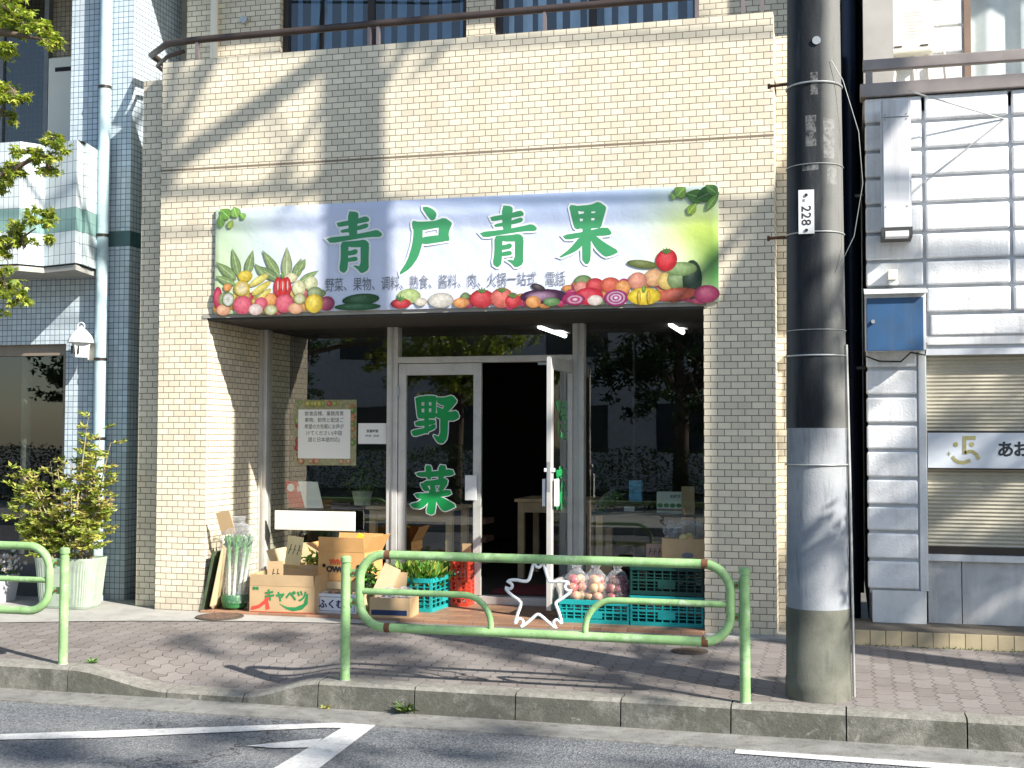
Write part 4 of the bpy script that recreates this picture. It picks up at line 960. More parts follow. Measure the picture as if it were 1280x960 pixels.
# downpipe
dp = thing('downpipe', 'pale blue drain pipe running up the blue tiled column', 'pipe', (-6.44, .36, 0))
def pipe_x(py): return P(124+(400-py)*.018, py, .36)
B().tube([(-6.375, .37, .02), (-6.375, .37, 5.8)], .052, 18).build('pipe', PIPE, dp, w=True, smooth=True)
B().tube([(-6.375, .37, .0), (-6.375, .37, .05)], .066, 18).build('foot', PIPE, dp, w=True, smooth=True)
for z in (.55, 1.42, 3.22, 4.55, 2.12): B().tube([(-6.375, .37, z-.012), (-6.375, .37, z+.012)], .058, 18).build('bracket', DARKFR, dp, w=True)
B().tube([(-6.41, .37, 3.12), (-6.50, .33, 3.20), (-6.56, .32, 3.22)], .05, 12).build('elbow', PIPE, dp, w=True, smooth=True)
# lantern
ln = thing('wall_lantern', 'white house shaped lantern with scalloped roof on the blue tiled column', 'lantern', (-6.62, .40, 2.1))
lx, ly = P(101, 435, .30).x, .30; lz = P(101, 447, .30).z
B().box(lx+.02, lx+.17, .37, .45, lz-.02, lz+.15).build('wall_box', CREAMP, ln, w=True, bevel=.005)
b = B(); b.lathe((lx, ly, lz), [(.075, 0), (.095, .12), (.095, .13)], 4); lo = b.build('body', WHITEP, ln, w=True)
b = B(); b.lathe((lx, ly, lz+.13), [(.115, 0), (.108, .03), (.085, .07), (.05, .11), (.02, .135), (.015, .15)], 12); b.build('roof', WHITEP, ln, w=True)
b = B(); b.tube([(lx+.035*math.cos(a), ly, lz+.275+.035*math.sin(a)) for a in [2*math.pi*i/14 for i in range(14)]], .006, 6, closed=True); b.build('ring', WHITEP, ln, w=True)
b = B()
for dx in (-.05, -.02, .012): b.box(lx+dx-.001, lx+dx+.018, ly-.0735, ly-.068, lz+.03, lz+.10)
b.build('lattice', DARKFR, ln, w=True)

# ------------------------------------------------------------------ right building
rb_ = thing('right_building', 'white stucco building of grooved panels with a closed shutter at the right edge', 'building', (.8, .6, 0))
YR = .2; xr0 = .13; xr1 = 7.0
bx(xr0+.02, xr1, YR+.04, YR+.3, 2.05, 3.97).build('wall_core', M('groove_grey', (.55, .58, .62), .8), rb_, w=True)
bx(xr0+.02, .5, YR+.04, YR+.3, .31, 2.05).build('pillar_core', MATS['groove_grey'], rb_, w=True)
bx(xr0+.02, xr0+.2, YR+.3, 6, 0, 8).build('side_wall', M('side_stucco', (.35, .35, .35), .8), rb_, w=True)
b = B(); zs = []; z = 4.0; g = .012
gz = [P(1155, y, YR).z for y in (117, 151, 186, 220, 254, 290, 325, 358, 392)]
for i in range(len(gz)-1):
    z1, z0 = gz[i]-g, gz[i+1]+g
    xs_ = [xr0+.0, P(1155, 250, YR).x, P(1264, 250, YR).x]
    while xs_[-1] < xr1: xs_.append(xs_[-1]+.62)
    for a, c in zip(xs_[:-1], xs_[1:]): b.box(a+g, c-g, YR, YR+.06, z0, z1)
zlow = gz[-1]-g
b.box(P(1163, 400, YR).x, xr1, YR+.005, YR+.06, 2.19, zlow)
px_r = .50; zz = [P(1110, y, YR).z for y in (392, 427, 461, 495, 530, 563, 598, 632, 665, 700, 738)]
for i in range(len(zz)-1): b.box(xr0+g*.5, px_r-g, YR, YR+.06, zz[i+1]+g, zz[i]-g)
b.build('stucco_block', STUC, rb_, w=True, bevel=.014, seg=3)
bx(.165, px_r+.04, YR+.012, YR+.3, .10, zz[-1]).build('plinth', WHITEP, rb_, w=True, bevel=.004)
bx(px_r+.0, px_r+.055, YR+.015, YR+.3, zz[-1]-.0, 2.19).build('pilaster_trim', WHITEP, rb_, w=True, bevel=.006)
bx(px_r+.055, xr1, YR+.02, YR+.3, 2.12, 2.19).build('lintel', WHITEP, rb_, w=True, bevel=.006)
sx0 = .565
# shutter
s = B(); z = .66
while z < 2.11:
    s.tube([(sx0, YR+.145, z), (xr1, YR+.145, z)], .0165, 6, caps=False); z += .028
so_ = s.build('shutter', SHUT, rb_, w=True); ORG[so_.name] = ORG['right_building']
bx(sx0, xr1, YR+.155, YR+.165, .63, 2.12).build('shutter_back', SHUT, so_, w=True)
bx(sx0, xr1, YR+.11, YR+.17, .60, .655).build('bottom_rail', DARKFR, so_, w=True)
bx(sx0-.01, xr1, YR+.06, YR+.3, .555, .60).build('sill', WHITEP, rb_, w=True)
b = B(); x = sx0+.0
w_ = .30
xx = [sx0-.01, P(1204, 740, YR).x]
while xx[-1] < xr1: xx.append(xx[-1]+.6)
for a, c in zip(xx[:-1], xx[1:]): b.box(a+.003, c-.003, YR+.10, YR+.3, .10, .553)
b.build('stone_panel', GRAN, rb_, w=True, bevel=.002)
bx(-.05, xr1, -.16, YR+.2, -.03, .10).build('tiled_ledge', LEDGE, rb_, w=True, bevel=.006)
# company sign band
sg = thing('sign_band', 'silver white sign band with a golden smiling emblem and black kana across the shutter', 'sign', (.9, YR, 1.2))
zt, zb2 = P(1200, 541, YR+.08).z, P(1200, 585, YR+.08).z
bx(sx0, xr1, YR+.07, YR+.12, zb2, zt).build('panel', M('pearl_panel', (.62, .66, .72), .35, .1, .02), sg, w=True)
bx(sx0, xr1, YR+.075, YR+.115, zt, zt+.012).build('edge', DARKFR, sg, w=True); bx(sx0, xr1, YR+.075, YR+.115, zb2-.012, zb2).build('edge', DARKFR, sg, w=True)
GOLD = M('gold_film', (.52, .47, .22), .3, .6, .25, 12)
def lp(u, v, dy=0): q = P(1160+u/9.6, 520+v/9.6, YR+.068-dy); return q
b = B()
def arc(pts, wd):
    vs = []
    for i, (u, v) in enumerate(pts):
        a = pts[max(i-1, 0)]; c = pts[min(i+1, len(pts)-1)]; t_ = Vector((c[0]-a[0], c[1]-a[1])).normalized()
        vs += [lp(u-t_.y*wd/2, v+t_.x*wd/2), lp(u+t_.y*wd/2, v-t_.x*wd/2)]
    b.add(vs, [(2*i, 2*i+1, 2*i+3, 2*i+2) for i in range(len(pts)-1)])
for u in (333, 525): b.poly([lp(u+30*math.cos(a), 342+30*math.sin(a)) for a in [2*math.pi*i/16 for i in range(16)]], (0, -1, 0))
b.poly([lp(415, 240), lp(572, 240), lp(572, 285), lp(460, 285), lp(460, 460), lp(415, 460)], (0, -1, 0))
arc([(440, 445), (490, 425), (535, 428), (580, 460), (612, 522)], 42)
arc([(290, 485), (325, 530), (370, 555), (420, 560), (470, 548), (505, 528)], 42)
b.poly([lp(247, 425), lp(257, 425), lp(257, 480), lp(247, 480)], (0, -1, 0)); b.poly([lp(230, 447, .001), lp(275, 447, .001), lp(275, 457, .001), lp(230, 457, .001)], (0, -1, 0))
b.build('emblem', GOLD, sg, w=True)
ca = lp(930, 412); text('あ', (ca.x, ca.y, ca.z), .118, .0035, parent=sg); ca = lp(1125, 412); text('お', (ca.x, ca.y, ca.z), .118, .0035, parent=sg)
# balcony: rails and back wall
rr = B(); z_lo = P(1180, 117, YR).z
bx(xr0-.02, xr1, YR-.03, YR+.14, 3.965, 4.065).build('coping', RAILR, rb_, w=True, bevel=.006)
ho = bx(xr0+.0, xr1, YR-.01, YR+.05, P(1180, 82, YR).z, P(1180, 68, YR).z).build('handrail', RAILR, rb_, w=True, bevel=.008)
for x in (xr0+.02, 1.35, 2.5): bx(x, x+.05, YR, YR+.04, 4.06, P(1180, 82, YR).z).build('rail_post', RAILR, rb_, w=True)
Yb = 1.15
wx0 = P(1205, 50, Yb).x
bx(xr0+.02, wx0, Yb, Yb+.2, 4.0, 8).build('balcony_wall', STUC, rb_, w=True)
bx(wx0, xr1, Yb, Yb+.2, 6.3, 8).build('balcony_wall', STUC, rb_, w=True)
bx(xr0, xr1, YR+.04, Yb+.3, 3.85, 3.95).build('balcony_floor', CONC2, rb_, w=True)
bx(xr0, xr1, YR-.1, Yb+.2, 6.62, 6.8).build('upper_slab', CONC2, rb_, w=True)
window(wx0, 4.2, 4.2, 6.3, Yb-.03, [2.9], M('brown_sash', (.22, .15, .11), .45), GLSW, rb_, M('white_curtain', (.80, .82, .80), .8))
b = B(); g2 = .01
for z in [4.1+.22*i for i in range(9)]: b.box(.55, wx0-.02, Yb-.025, Yb+.0, z, z+.20)
b.build('stucco_block', STUC, rb_, w=True, bevel=.01)
bx(xr0+.01, .36, .46, .8, 4.0, 8).build('balcony_pier', M('grey_block', (.42, .40, .37), .8, 0, .1, 4), rb_, w=True)
# water heater
wh = thing('water_heater', 'cream wall mounted water heater on the upper right balcony', 'water heater', (.5, .9, 4.6))
xa, xb = P(1111, 50, .95).x, P(1167, 50, .95).x; zb3 = P(1140, 66, .95).z
bx(xa, xb, .95, Yb-.03, zb3, zb3+.75).build('casing', CREAMP, wh, w=True, bevel=.02)
for x in (xa+.04, xb-.1): bx(x, x+.06, .944, .951, zb3+.05, zb3+.06).build('slot', DARKFR, wh, w=True)
b = B()
for i in range(9): b.box(xa+.12, xa+.12+.08+.03*((i*7) % 3), .9485, .9495, zb3+.12+.025*i, zb3+.126+.025*i)
b.build('printed_notice', M('pale_ink', (.5, .48, .42), .6), wh, w=True)
for dx, c in ((-.15, 'a'), (-.06, 'b'), (.06, 'c'), (.17, 'd'), (.3, 'e')):
    x = (xa+xb)/2+dx-.05
    B().tube([(x, 1.05, 4.0), (x+(.02 if dx > 0 else -.03), 1.05, 4.25), (x, 1.05, zb3+.02)], .016, 8).build('water_pipe', CREAMP if dx < 0 else M('insulation', (.55, .52, .48), .8), wh, w=True, smooth=True)
B().tube([(xa-.12, 1.0, 3.95), (xa-.10, 1.0, 4.6), (xa-.06, 1.02, 6.5)], .045, 10).build('flue_duct', M('beige_duct', (.62, .56, .44), .6), wh, w=True, smooth=True)
# projecting sign box
sb_ = thing('projecting_sign', 'tall narrow blank white sign box jutting from the white stucco wall', 'sign', (.33, -.1, 3))
yf = -.10; x0, x1 = P(1104, 200, yf).x, P(1137, 200, yf).x; zt, zb2 = P(1120, 124, yf).z, P(1120, 286, yf).z
bx(x0, x1, yf, YR-.002, zb2, zt).build('casing', M('sign_white', (.66, .67, .69), .5, 0., .05, 4, streak=.35), sb_, w=True, bevel=.004)
bx(x0-.012, x0, yf+.02, YR-.002, zb2, zt).build('side_face', M('sign_face', (.55, .58, .62), .3), sb_, w=True)
bx(x1, x1+.012, yf+.02, YR-.002, zb2, zt).build('side_face', MATS['sign_face'], sb_, w=True)
bx(x0-.016, x1+.016, yf-.004, YR-.003, zb2-.05, zb2+.012).build('base_cap', M('blackened_cap', (.05, .05, .05), .6), sb_, w=True)
bx(x0+.01, x1-.01, yf-.008, yf+.1, zb2-.055, zb2-.015).build('lamp_plate', WHITEP, sb_, w=True)
bx(x0, x1, yf-.003, yf+.001, zt-.13, zt-.125).build('panel_joint', INKG, sb_, w=True)
b = B()
for z in (zt-.11, zt-.145, zb2+.16):
    for x in (x0+.015, x1-.02): b.tube([(x, yf+.002, z), (x, yf-.004, z)], .004, 6)
b.build('screw', DARKFR, sb_, w=True)
ax_ = P(1255, 149, YR)
for a, c in (((x1, -.05, 3.93), (ax_.x, YR, ax_.z)), ((x1, .0, 3.2), (ax_.x, YR, ax_.z))): B().tube([a, c], .005, 6).build('stay_wire', STEEL, sb_, w=True)
# little sensor and blue cabinet
sn = thing('wall_sensor', 'small cream sensor lamp above the blue cabinet', 'sensor', (.25, .15, 2.7))
q0 = P(1110, 337, .1); q1 = P(1122, 349, .1)
bx(q0.x, q1.x, .1, YR, q1.z, q0.z).build('housing', CREAMP, sn, w=True, bevel=.004)
bx(q0.x+.005, q1.x+.005, .12, YR, q1.z-.035, q1.z-.004).build('lens', WHITEP, sn, w=True, bevel=.008)
cb = thing('meter_cabinet', 'blue metal meter cabinet with a sloping hood on the white pillar', 'cabinet', (.35, .1, 2.1))
q0 = P(1081, 367, .02); q1 = P(1158, 437, .02)
bx(q0.x, q1.x, .03, YR, q1.z, q0.z-.0).build('case', WHITEP, cb, w=True, bevel=.003)
dq = bx(q0.x+.012, q1.x-.018, .016, .029, q1.z-.005, q0.z-.035).build('cabinet_door', BLUECAB, cb, w=True, bevel=.003); ORG[dq.name] = ORG['meter_cabinet']
b = B(); b.add([(q0.x-.005, -.03, q0.z-.01), (q1.x+.01, -.03, q0.z-.01), (q1.x+.01, YR, q0.z+.04), (q0.x-.005, YR, q0.z+.04), (q0.x-.005, -.03, q0.z+.005), (q1.x+.01, -.03, q0.z+.005), (q1.x+.01, YR, q0.z+.055), (q0.x-.005, YR, q0.z+.055)], [(0, 1, 2, 3), (4, 5, 6, 7), (0, 1, 5, 4), (1, 2, 6, 5), (2, 3, 7, 6), (3, 0, 4, 7)])
b.build('hood', WHITEP, cb, w=True)
B().tube([(q0.x+.055, .016, (q0.z+q1.z)/2), (q0.x+.055, -.008, (q0.z+q1.z)/2)], .014, 12).build('latch', STEEL, dq, w=True)
B().tube([(q0.x-.0, .15, q1.z+.1), (q0.x, .16, q1.z-.03), (q0.x+.1, .17, q1.z-.07), (q0.x+.25, .17, q1.z-.075), (q1.x-.1, .15, q1.z-.01), (q1.x+.0, .17, q1.z-.03), (q1.x+.01, .17, q1.z+.06)], .006, 6).build('cable', BLACK, cb, w=True, smooth=True)
# alley pipe
al = thing('alley_pipe', 'dark navy drain pipe rising in the gap between the two buildings', 'pipe', (.02, 1, 0))
B().tube([(.035, 1.0, 0), (.035, 1.0, 7)], .055, 14).build('pipe', PIPED, al, w=True, smooth=True)
for z in (5.0, 3.38, 2.0): B().tube([(-.03, 1.0, z), (.14, .95, z)], .014, 8).build('bracket', STEEL, al, w=True)
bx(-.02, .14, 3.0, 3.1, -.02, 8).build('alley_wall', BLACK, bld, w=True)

# ------------------------------------------------------------------ utility pole
PX, PY = -.175, -1.86
up = thing('utility_pole', 'thick concrete utility pole with darkened upper half and a number plate', 'utility pole', (PX, PY, -.05))
def pr_(z): return .182-(.182-.148)*(z/4.0)
zs = [-.06, 0, .065, .07, .47, .475, 1.1, 1.2, 1.49, 1.50, 2.2, 3, 4, 6, 9.5]
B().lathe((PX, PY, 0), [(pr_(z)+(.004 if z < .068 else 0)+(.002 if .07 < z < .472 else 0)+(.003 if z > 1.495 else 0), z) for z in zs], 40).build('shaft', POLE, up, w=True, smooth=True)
for z, r0 in ((P(1008, 103, PY-.15).z, .006), (P(1008, 290, PY-.15).z, .004), (P(1008, 444, PY-.15).z, .005), (P(1008, 581, PY-.15).z, .005), (P(1008, 205, PY-.15).z, .0025), (P(1008, 412, PY-.15).z, .002)):
    rr_ = pr_(z)+.007; B().tube([(PX+rr_*math.cos(a), PY+rr_*math.sin(a), z) for a in [2*math.pi*i/36 for i in range(36)]], r0, 6, closed=True).build('steel_band', STEEL, up, w=True, smooth=True)
c0, c1 = P(998, 238, PY-.165), P(1018, 292, PY-.165)
pl_ = bx(c0.x, c1.x, PY-.172, PY-.166, c1.z, c0.z).build('number_plate', WHITEP, up, w=True); ORG[pl_.name] = ORG['utility_pole']
text('228', ((c0.x+c1.x)/2-.003, PY-.1735, c1.z+.105), .075, .0005, mat=INK, parent=pl_, rot=R(-90), space=1.05)
text('支', (c0.x+.03, PY-.1735, c0.z-.062), .018, .0006, mat=INKG, parent=pl_)
for z in (c0.z-.03, c1.z+.02): B().tube([((c0.x+c1.x)/2, PY-.172, z), ((c0.x+c1.x)/2, PY-.178, z)], .009, 10).build('rivet', BLACK, pl_, w=True)
z = P(1008, 52, PY-.15).z; B().tube([(PX+.02, PY-pr_(z)+.002, z), (PX+.02, PY-pr_(z)-.012, z)], .024, 16).build('survey_stud', STEEL, up, w=True)
for y_ in (107, 297):
    z = P(960, y_, PY).z
    B().tube([(PX-pr_(z)+.01, PY, z), (PX-pr_(z)-.10, PY-.0, z-.005)], .009, 8).build('step_bolt', RUST, up, w=True)
    B().tube([(PX-pr_(z)-.10, PY, z-.005), (PX-pr_(z)-.115, PY, z-.005)], .016, 8).build('bolt_head', RUST, up, w=True)
for z in (5.4, 6.3, 7.2, 8.1):
    for sgn in (-1, 1): B().tube([(PX+sgn*(pr_(z)-.01), PY, z+.2*sgn), (PX+sgn*(pr_(z)+.15), PY, z+.2*sgn)], .010, 8).build('step_bolt', RUST, up, w=True)
B().tube([(PX+.10, PY-.13, 3.62), (PX+.165, PY-.12, 3.5), (PX+.25, PY-.1, 3.2), (PX+.27, PY-.1, 2.9), (PX+.22, PY-.1, 2.6), (PX+.15, PY-.12, 2.45), (PX+.13, PY-.13, 2.4)], .0022, 6).build('ground_wire', M('dull_wire', (.25, .27, .26), .5, .4), up, w=True, smooth=True)
B().tube([(PX+.20, PY-.03, -.03), (PX+.185, PY-.04, 1.2), (PX+.172, PY-.05, 1.98)], .008, 8).build('conduit', STEEL, up, w=True, smooth=True)
# overhead cables hung along the street from the pole
CB = M('cable_sheath', (.03, .03, .03), .6)
def cable(shadow_pts, r, label, nm='overhead_cable', y=-1.7):
    pts = []
    for X, Z in shadow_pts:
        s = -y/.505; pts.append(Vector((X+s, y, Z+.76*s)))
    a, c = pts[0], pts[1]; d0 = (c-a).normalized(); a2, c2 = pts[-2], pts[-1]; d1 = (c2-a2).normalized()
    pts = [pts[0]-d0*12+Vector((0, 0, .6))]+[pts[0]-d0*4]+pts+[pts[-1]+d1*4, pts[-1]+d1*14+Vector((0, 0, .8))]
    tag(B().tube(pts, r, 6).build(nm, CB, None, smooth=True), label, 'cable')
cable([(-5.4, 3.49), (-4.1, 3.45), (-3.4, 3.30), (-2.4, 3.235), (-.9, 3.18)], .030, 'thick black cable running along the street, lowest but one', y=-2.3)
cable([(-5.05, 3.14), (-.92, 3.055)], .015, 'thin black cable running along the street below the others', y=-2.2)
cable([(-2.65, 4.55), (-.55, 4.455)], .020, 'uppermost black cable running along the street', y=-2.3)

# ------------------------------------------------------------------ guard rails
YRl = -2.15
def arcpts(cx, cz, r, a0, a1, n=8, y=YRl): return [(cx+r*math.cos(R(a0+(a1-a0)*i/n)), y, cz+r*math.sin(R(a0+(a1-a0)*i/n))) for i in range(n+1)]
def post(t, x, z0=-.05, h=.76):
    p = B().tube([(x, YRl, z0), (x, YRl, z0+h-.05)], .030, 16).build('post', GREENP, t, w=True, smooth=True); ORG[p.name] = ORG[t.name]
    B().lathe((x, YRl, z0+h-.05), [(.026, 0), (.026, .012), (.033, .014), (.033, .042), (.024, .052), (.0, .055)], 16).build('cap', GREENP, p, w=True, smooth=True)
    B().lathe((x, YRl, z0-.004), [(.036, 0), (.034, .012), (.029, .014)], 16).build('base_collar', CONC2, p, w=True)
def bracket(t, x0, x1, z):
    bx(min(x0, x1), max(x0, x1), YRl-.004, YRl+.004, z-.022, z+.022).build('bracket', GREENP, t, w=True)
    m = (x0+x1)/2; B().tube([(m, YRl-.014, z), (m, YRl+.014, z)], .009, 8).build('bolt', RUST, t, w=True)
g1 = thing('guard_rail', 'long green tubular railing with a white blossom emblem in front of the shop', 'railing', (-1.8, YRl, -.05))
def corner_z(px, py): return P(px, py, YRl).z
pL, pR = P(450, 737, YRl).x, P(913, 745, YRl).x; zT_, zB_ = .725, .285
r1 = .155
fr_pts = arcpts(pL+r1, zT_-r1, r1, 180, 90)+arcpts(pR-r1, zT_-r1, r1, 90, 0)+arcpts(pR-r1, zB_+r1, r1, 0, -90)+arcpts(pL+r1, zB_+r1, r1, -90, -180)
B().tube(fr_pts, .027, 14, closed=True).build('frame', GREENP, g1, w=True, smooth=True)
x432, x931 = P(432, 760, YRl).x, P(931, 780, YRl).x
post(g1, x432); post(g1, x931)
for z in (.61, .43): bracket(g1, x432+.03, pL-.02, z); bracket(g1, pR+.02, x931-.03, z)
zm = .50
r2 = .17; xa = P(610, 780, YRl).x
B().tube([(pL+.02, YRl, zm)]+[(pL+.3, YRl, zm)]+arcpts(xa-r2*.9, zm-r2, r2, 90, 0)+[(xa-r2*.9+r2, YRl, zB_+.01)], .019, 12).build('inner_bar', GREENP, g1, w=True, smooth=True)
xa2 = P(735, 790, YRl).x
B().tube([(pR-.02, YRl, zm)]+[(pR-.3, YRl, zm)]+arcpts(xa2+r2*.9, zm-r2, r2, 90, 180)+[(xa2+r2*.9-r2, YRl, zB_+.01)], .019, 12).build('inner_bar', GREENP, g1, w=True, smooth=True)
for x in (P(485, 700, YRl).x, P(881, 700, YRl).x):
    for z in (zT_, zB_): B().tube([(x-.018, YRl, z), (x+.018, YRl, z)], .0285, 14).build('rust_band', RUST, g1, w=True)
star = [(545, 165), (520, 250), (500, 330), (480, 370), (440, 375), (350, 355), (265, 370), (300, 385), (325, 410), (318, 440), (290, 450), (245, 432), (300, 500), (410, 575), (405, 620), (375, 700), (350, 780), (352, 800), (370, 765), (400, 745), (430, 765), (432, 800), (405, 830), (440, 815), (510, 755), (560, 710), (585, 702), (620, 725), (690, 790), (765, 850), (738, 810), (735, 775), (765, 755), (795, 775), (815, 805), (812, 760), (785, 670), (755, 600), (760, 580), (830, 540), (925, 465), (880, 470), (850, 445), (850, 405), (905, 390), (820, 370), (720, 378), (690, 375), (665, 300), (640, 210), (620, 165), (610, 215), (590, 235), (560, 225)]
sp = []
for u, v in star:
    q = P(600+u/8, 680+v/8, YRl); sp.append(q)
sp = [w for i in range(len(sp)) for w in (sp[i]*.75+sp[(i+1) % len(sp)]*.25, sp[i]*.25+sp[(i+1) % len(sp)]*.75)]
B().tube(sp, .0095, 8, closed=True).build('blossom_emblem', WHITEM, g1, w=True, smooth=True)
g2_ = thing('guard_rail', 'green tubular railing cut off by the left edge beside the potted shrub', 'railing', (-5.6, YRl, -.05))
pR2 = P(62, 725, YRl).x; pL2 = pR2-2.3
zT2, zB2 = .715, .29
fr_pts = arcpts(pL2+r1, zT2-r1, r1, 180, 90)+arcpts(pR2-r1, zT2-r1, r1, 90, 0)+arcpts(pR2-r1, zB2+r1, r1, 0, -90)+arcpts(pL2+r1, zB2+r1, r1, -90, -180)
B().tube(fr_pts, .027, 14, closed=True).build('frame', GREENP, g2_, w=True, smooth=True)
x80 = P(80, 750, YRl).x; post(g2_, x80); post(g2_, pL2-.09)
for z in (.61, .43): bracket(g2_, pR2+.02, x80-.03, z)
B().tube([(pR2-.02, YRl, .495), (pR2-.5, YRl, .495)]+arcpts(pR2-.75, .495-r2, r2, 90, 180)+[(pR2-.75-r2, YRl, zB2)], .019, 12).build('inner_bar', GREENP, g2_, w=True, smooth=True)

# ------------------------------------------------------------------ produce and boxes in front of the shop
F0 = .02
# leek bundle
lk = thing('leek_bag', 'clear bag of long white and green leeks standing against the left tiled wall', 'bag', (-4.90, .10, F0))
b = B(); b.lathe((0, 0, 0), [(.07, 0), (.10, .02), (.115, .09), (.105, .12), (.09, .12)], 18); b.build('tub', M('green_tub', (.03, .16, .05), .4), lk, smooth=True)
r_ = random.Random(4)
for i in range(9):
    a = i*.7; x = .055*math.cos(a)*(1 if i else 0); y = .05*math.sin(a)
    lean = (x*.9+.03, y*.6); m = B(); pts_ = [(x+lean[0]*t_*1.2, y+lean[1]*t_, .04+.56*t_) for t_ in (0, .2, .4, .6, .8, 1)]
    m.tube(pts_, [.015, .013, .013, .014, .018, .012], 8)
    for k in range(len(m.v)):
        h_ = (m.v[k].z-.04)/.56; m.c[k] = lerp((.80, .82, .72), (.10, .26, .07), max(0, min(1, (h_-.35)*2.4)))
    for k in range(6):
        q = Vector(pts_[-2]); tip = q+Vector((r_.gauss(0, .045)+.015, r_.gauss(0, .03), .10+r_.random()*.06)); s_ = Vector((.011, .004, 0))
        m.add([q-s_, q+s_, tip], [(0, 1, 2)], (.07, .20, .07))
    m.build('leek', LEEKW, lk, colors=True, smooth=True)
b = B(); b.lathe((.02, 0, 0), [(.112, .06), (.12, .25), (.135, .45), (.15, .60), (.11, .68), (.05, .71), (.07, .76)], 22)
b.build('wrapper', BAG, lk, smooth=True)
# card on the leeks
tag(B().obox(Matrix.Translation((-4.93, -.02, .735)) @ Matrix.Rotation(R(-12), 4, 'Y') @ Matrix.Rotation(R(12), 4, 'X'), .125, .006, .19).build('price_card', CARD, None), 'brown cardboard card stuck upright in the top of the leek bag', 'card')
tag(B().obox(Matrix.Translation((-5.03, .12, .32)) @ Matrix.Rotation(R(14), 4, 'Y'), .11, .30, .56).build('cardboard_sheet', CARDL, None), 'folded pale cardboard leaning between the left tiled wall and the leeks', 'cardboard') if False else None
b = B(); 
for k in range(4): b.obox(Matrix.Translation((-5.03+.012*k, .14-.03*k, .29)) @ Matrix.Rotation(R(9+k), 4, 'Y'), .007, .20, .54-.02*k)
tag(b.build('cardboard_sheet', CARDL, None), 'flattened pale cardboard leaning on the left tiled wall beside the leeks', 'cardboard')
tag(B().obox(Matrix.Translation((-5.085, .16, .25)) @ Matrix.Rotation(R(12), 4, 'Y'), .02, .36, .50).build('green_sack', M('olive_sack', (.07, .10, .05), .8, 0, .3, 12), None), 'dark green folded sack propped against the left tiled wall', 'sack')

def price_card(label, c, w, h, rz=0, tilt=0, mat=CARD, roll=0, marks=2):
    t = thing('price_card', label, 'card', c, rz)
    o = B().obox(Matrix.Translation((0, 0, h/2)) @ Matrix.Rotation(R(tilt), 4, 'X') @ Matrix.Rotation(R(roll), 4, 'Y'), w, .005, h).build('card', mat, t)
    b = B()
    for i in range(marks):
        M0 = Matrix.Translation((0, 0, h/2)) @ Matrix.Rotation(R(tilt), 4, 'X') @ Matrix.Rotation(R(roll), 4, 'Y') @ Matrix.Translation(((i-(marks-1)/2)*w*.28, -.0035, .01)) @ Matrix.Rotation(R(12), 4, 'Y')
        b.obox(M0, .006, .001, h*.35); b.obox(M0 @ Matrix.Translation((.012, 0, 0)), .018, .001, .005)
    b.build('pen_marks', INK, t); return t
# cabbage carton
cab, body = carton('open cardboard carton printed with a red swoosh and green kana, holding nothing visible', (-4.43, .20, F0), .56, .44, .215, R(2), CARD, [('f', 4, .09), ('r', 6, .09), ('l', 6, .09), ('b', 3, .09)])
cab['label'] = 'open carton with a red swoosh and green kana, front left beside the leeks'
SWG = M('print_green', (.02, .22, .07), .6); SWR = M('print_red', (.62, .06, .04), .6)
text('キャベツ', (.035, -.2226, .135), .098, .004, sx=.95, mat=SWG, parent=body, w=False)
text('JA', (-.22, -.2225, .195), .025, .001, mat=SWG, parent=body, w=False) if False else text('青果', (-.225, -.2225, .19), .028, .001, mat=SWG, parent=body, w=False)
b = B(); b.slab([(-.27, -.2222, .02), (-.26, -.2222, .045), (-.20, -.2222, .06), (-.15, -.2222, .10), (-.115, -.2222, .175), (-.10, -.2222, .17), (-.115, -.2222, .09), (-.10, -.2222, .03), (-.135, -.2222, .02), (-.14, -.2222, .07), (-.19, -.2222, .035), (-.24, -.2222, .02)], .001); b.build('red_swoosh', SWR, body)
b = B(); b.slab([(-.02, -.2223, .075), (.05, -.2223, .05), (.12, -.2223, .05), (.19, -.2223, .08), (.215, -.2223, .16), (.23, -.2223, .16), (.225, -.2223, .08), (.18, -.2223, .035), (.10, -.2223, .018), (.04, -.2223, .035)], .001); b.build('green_swoosh', SWG, body)
bx(-.27, .27, -.2221, -.2215, .004, .009).build('red_line', SWR, body)
price_card('brown handwritten card standing in the carton with green kana', (-4.50, .02, .215), .135, .215, R(4), -4, CARD, -2, 2)
# carton behind
c2, _ = carton('open pale carton behind the green kana carton, holding lettuce', (-4.42, .66, F0), .66, .40, .34, R(0), CARDL, [('l', 25, .12), ('b', 8, .15), ('r', 20, .10), ('f', 178, .1)])
price_card('cream handwritten card standing behind the green kana carton', (-4.52, .42, .36), .14, .24, R(2), -5, M('cream_card', (.74, .62, .34), .8), 6, 3)
r_ = random.Random(8)
b = B()
for i in range(260):
    p = Vector((-4.3+r_.gauss(0, .12), .72+r_.gauss(0, .07), .36+abs(r_.gauss(0, .035)))); add_leaf(b, p, .09, r_, 'yellow' if i % 3 else 'veg')
tag(b.build('lettuce', LEAF, None, colors=True), 'yellow green lettuce leaves heaped in the pale carton', 'vegetables')
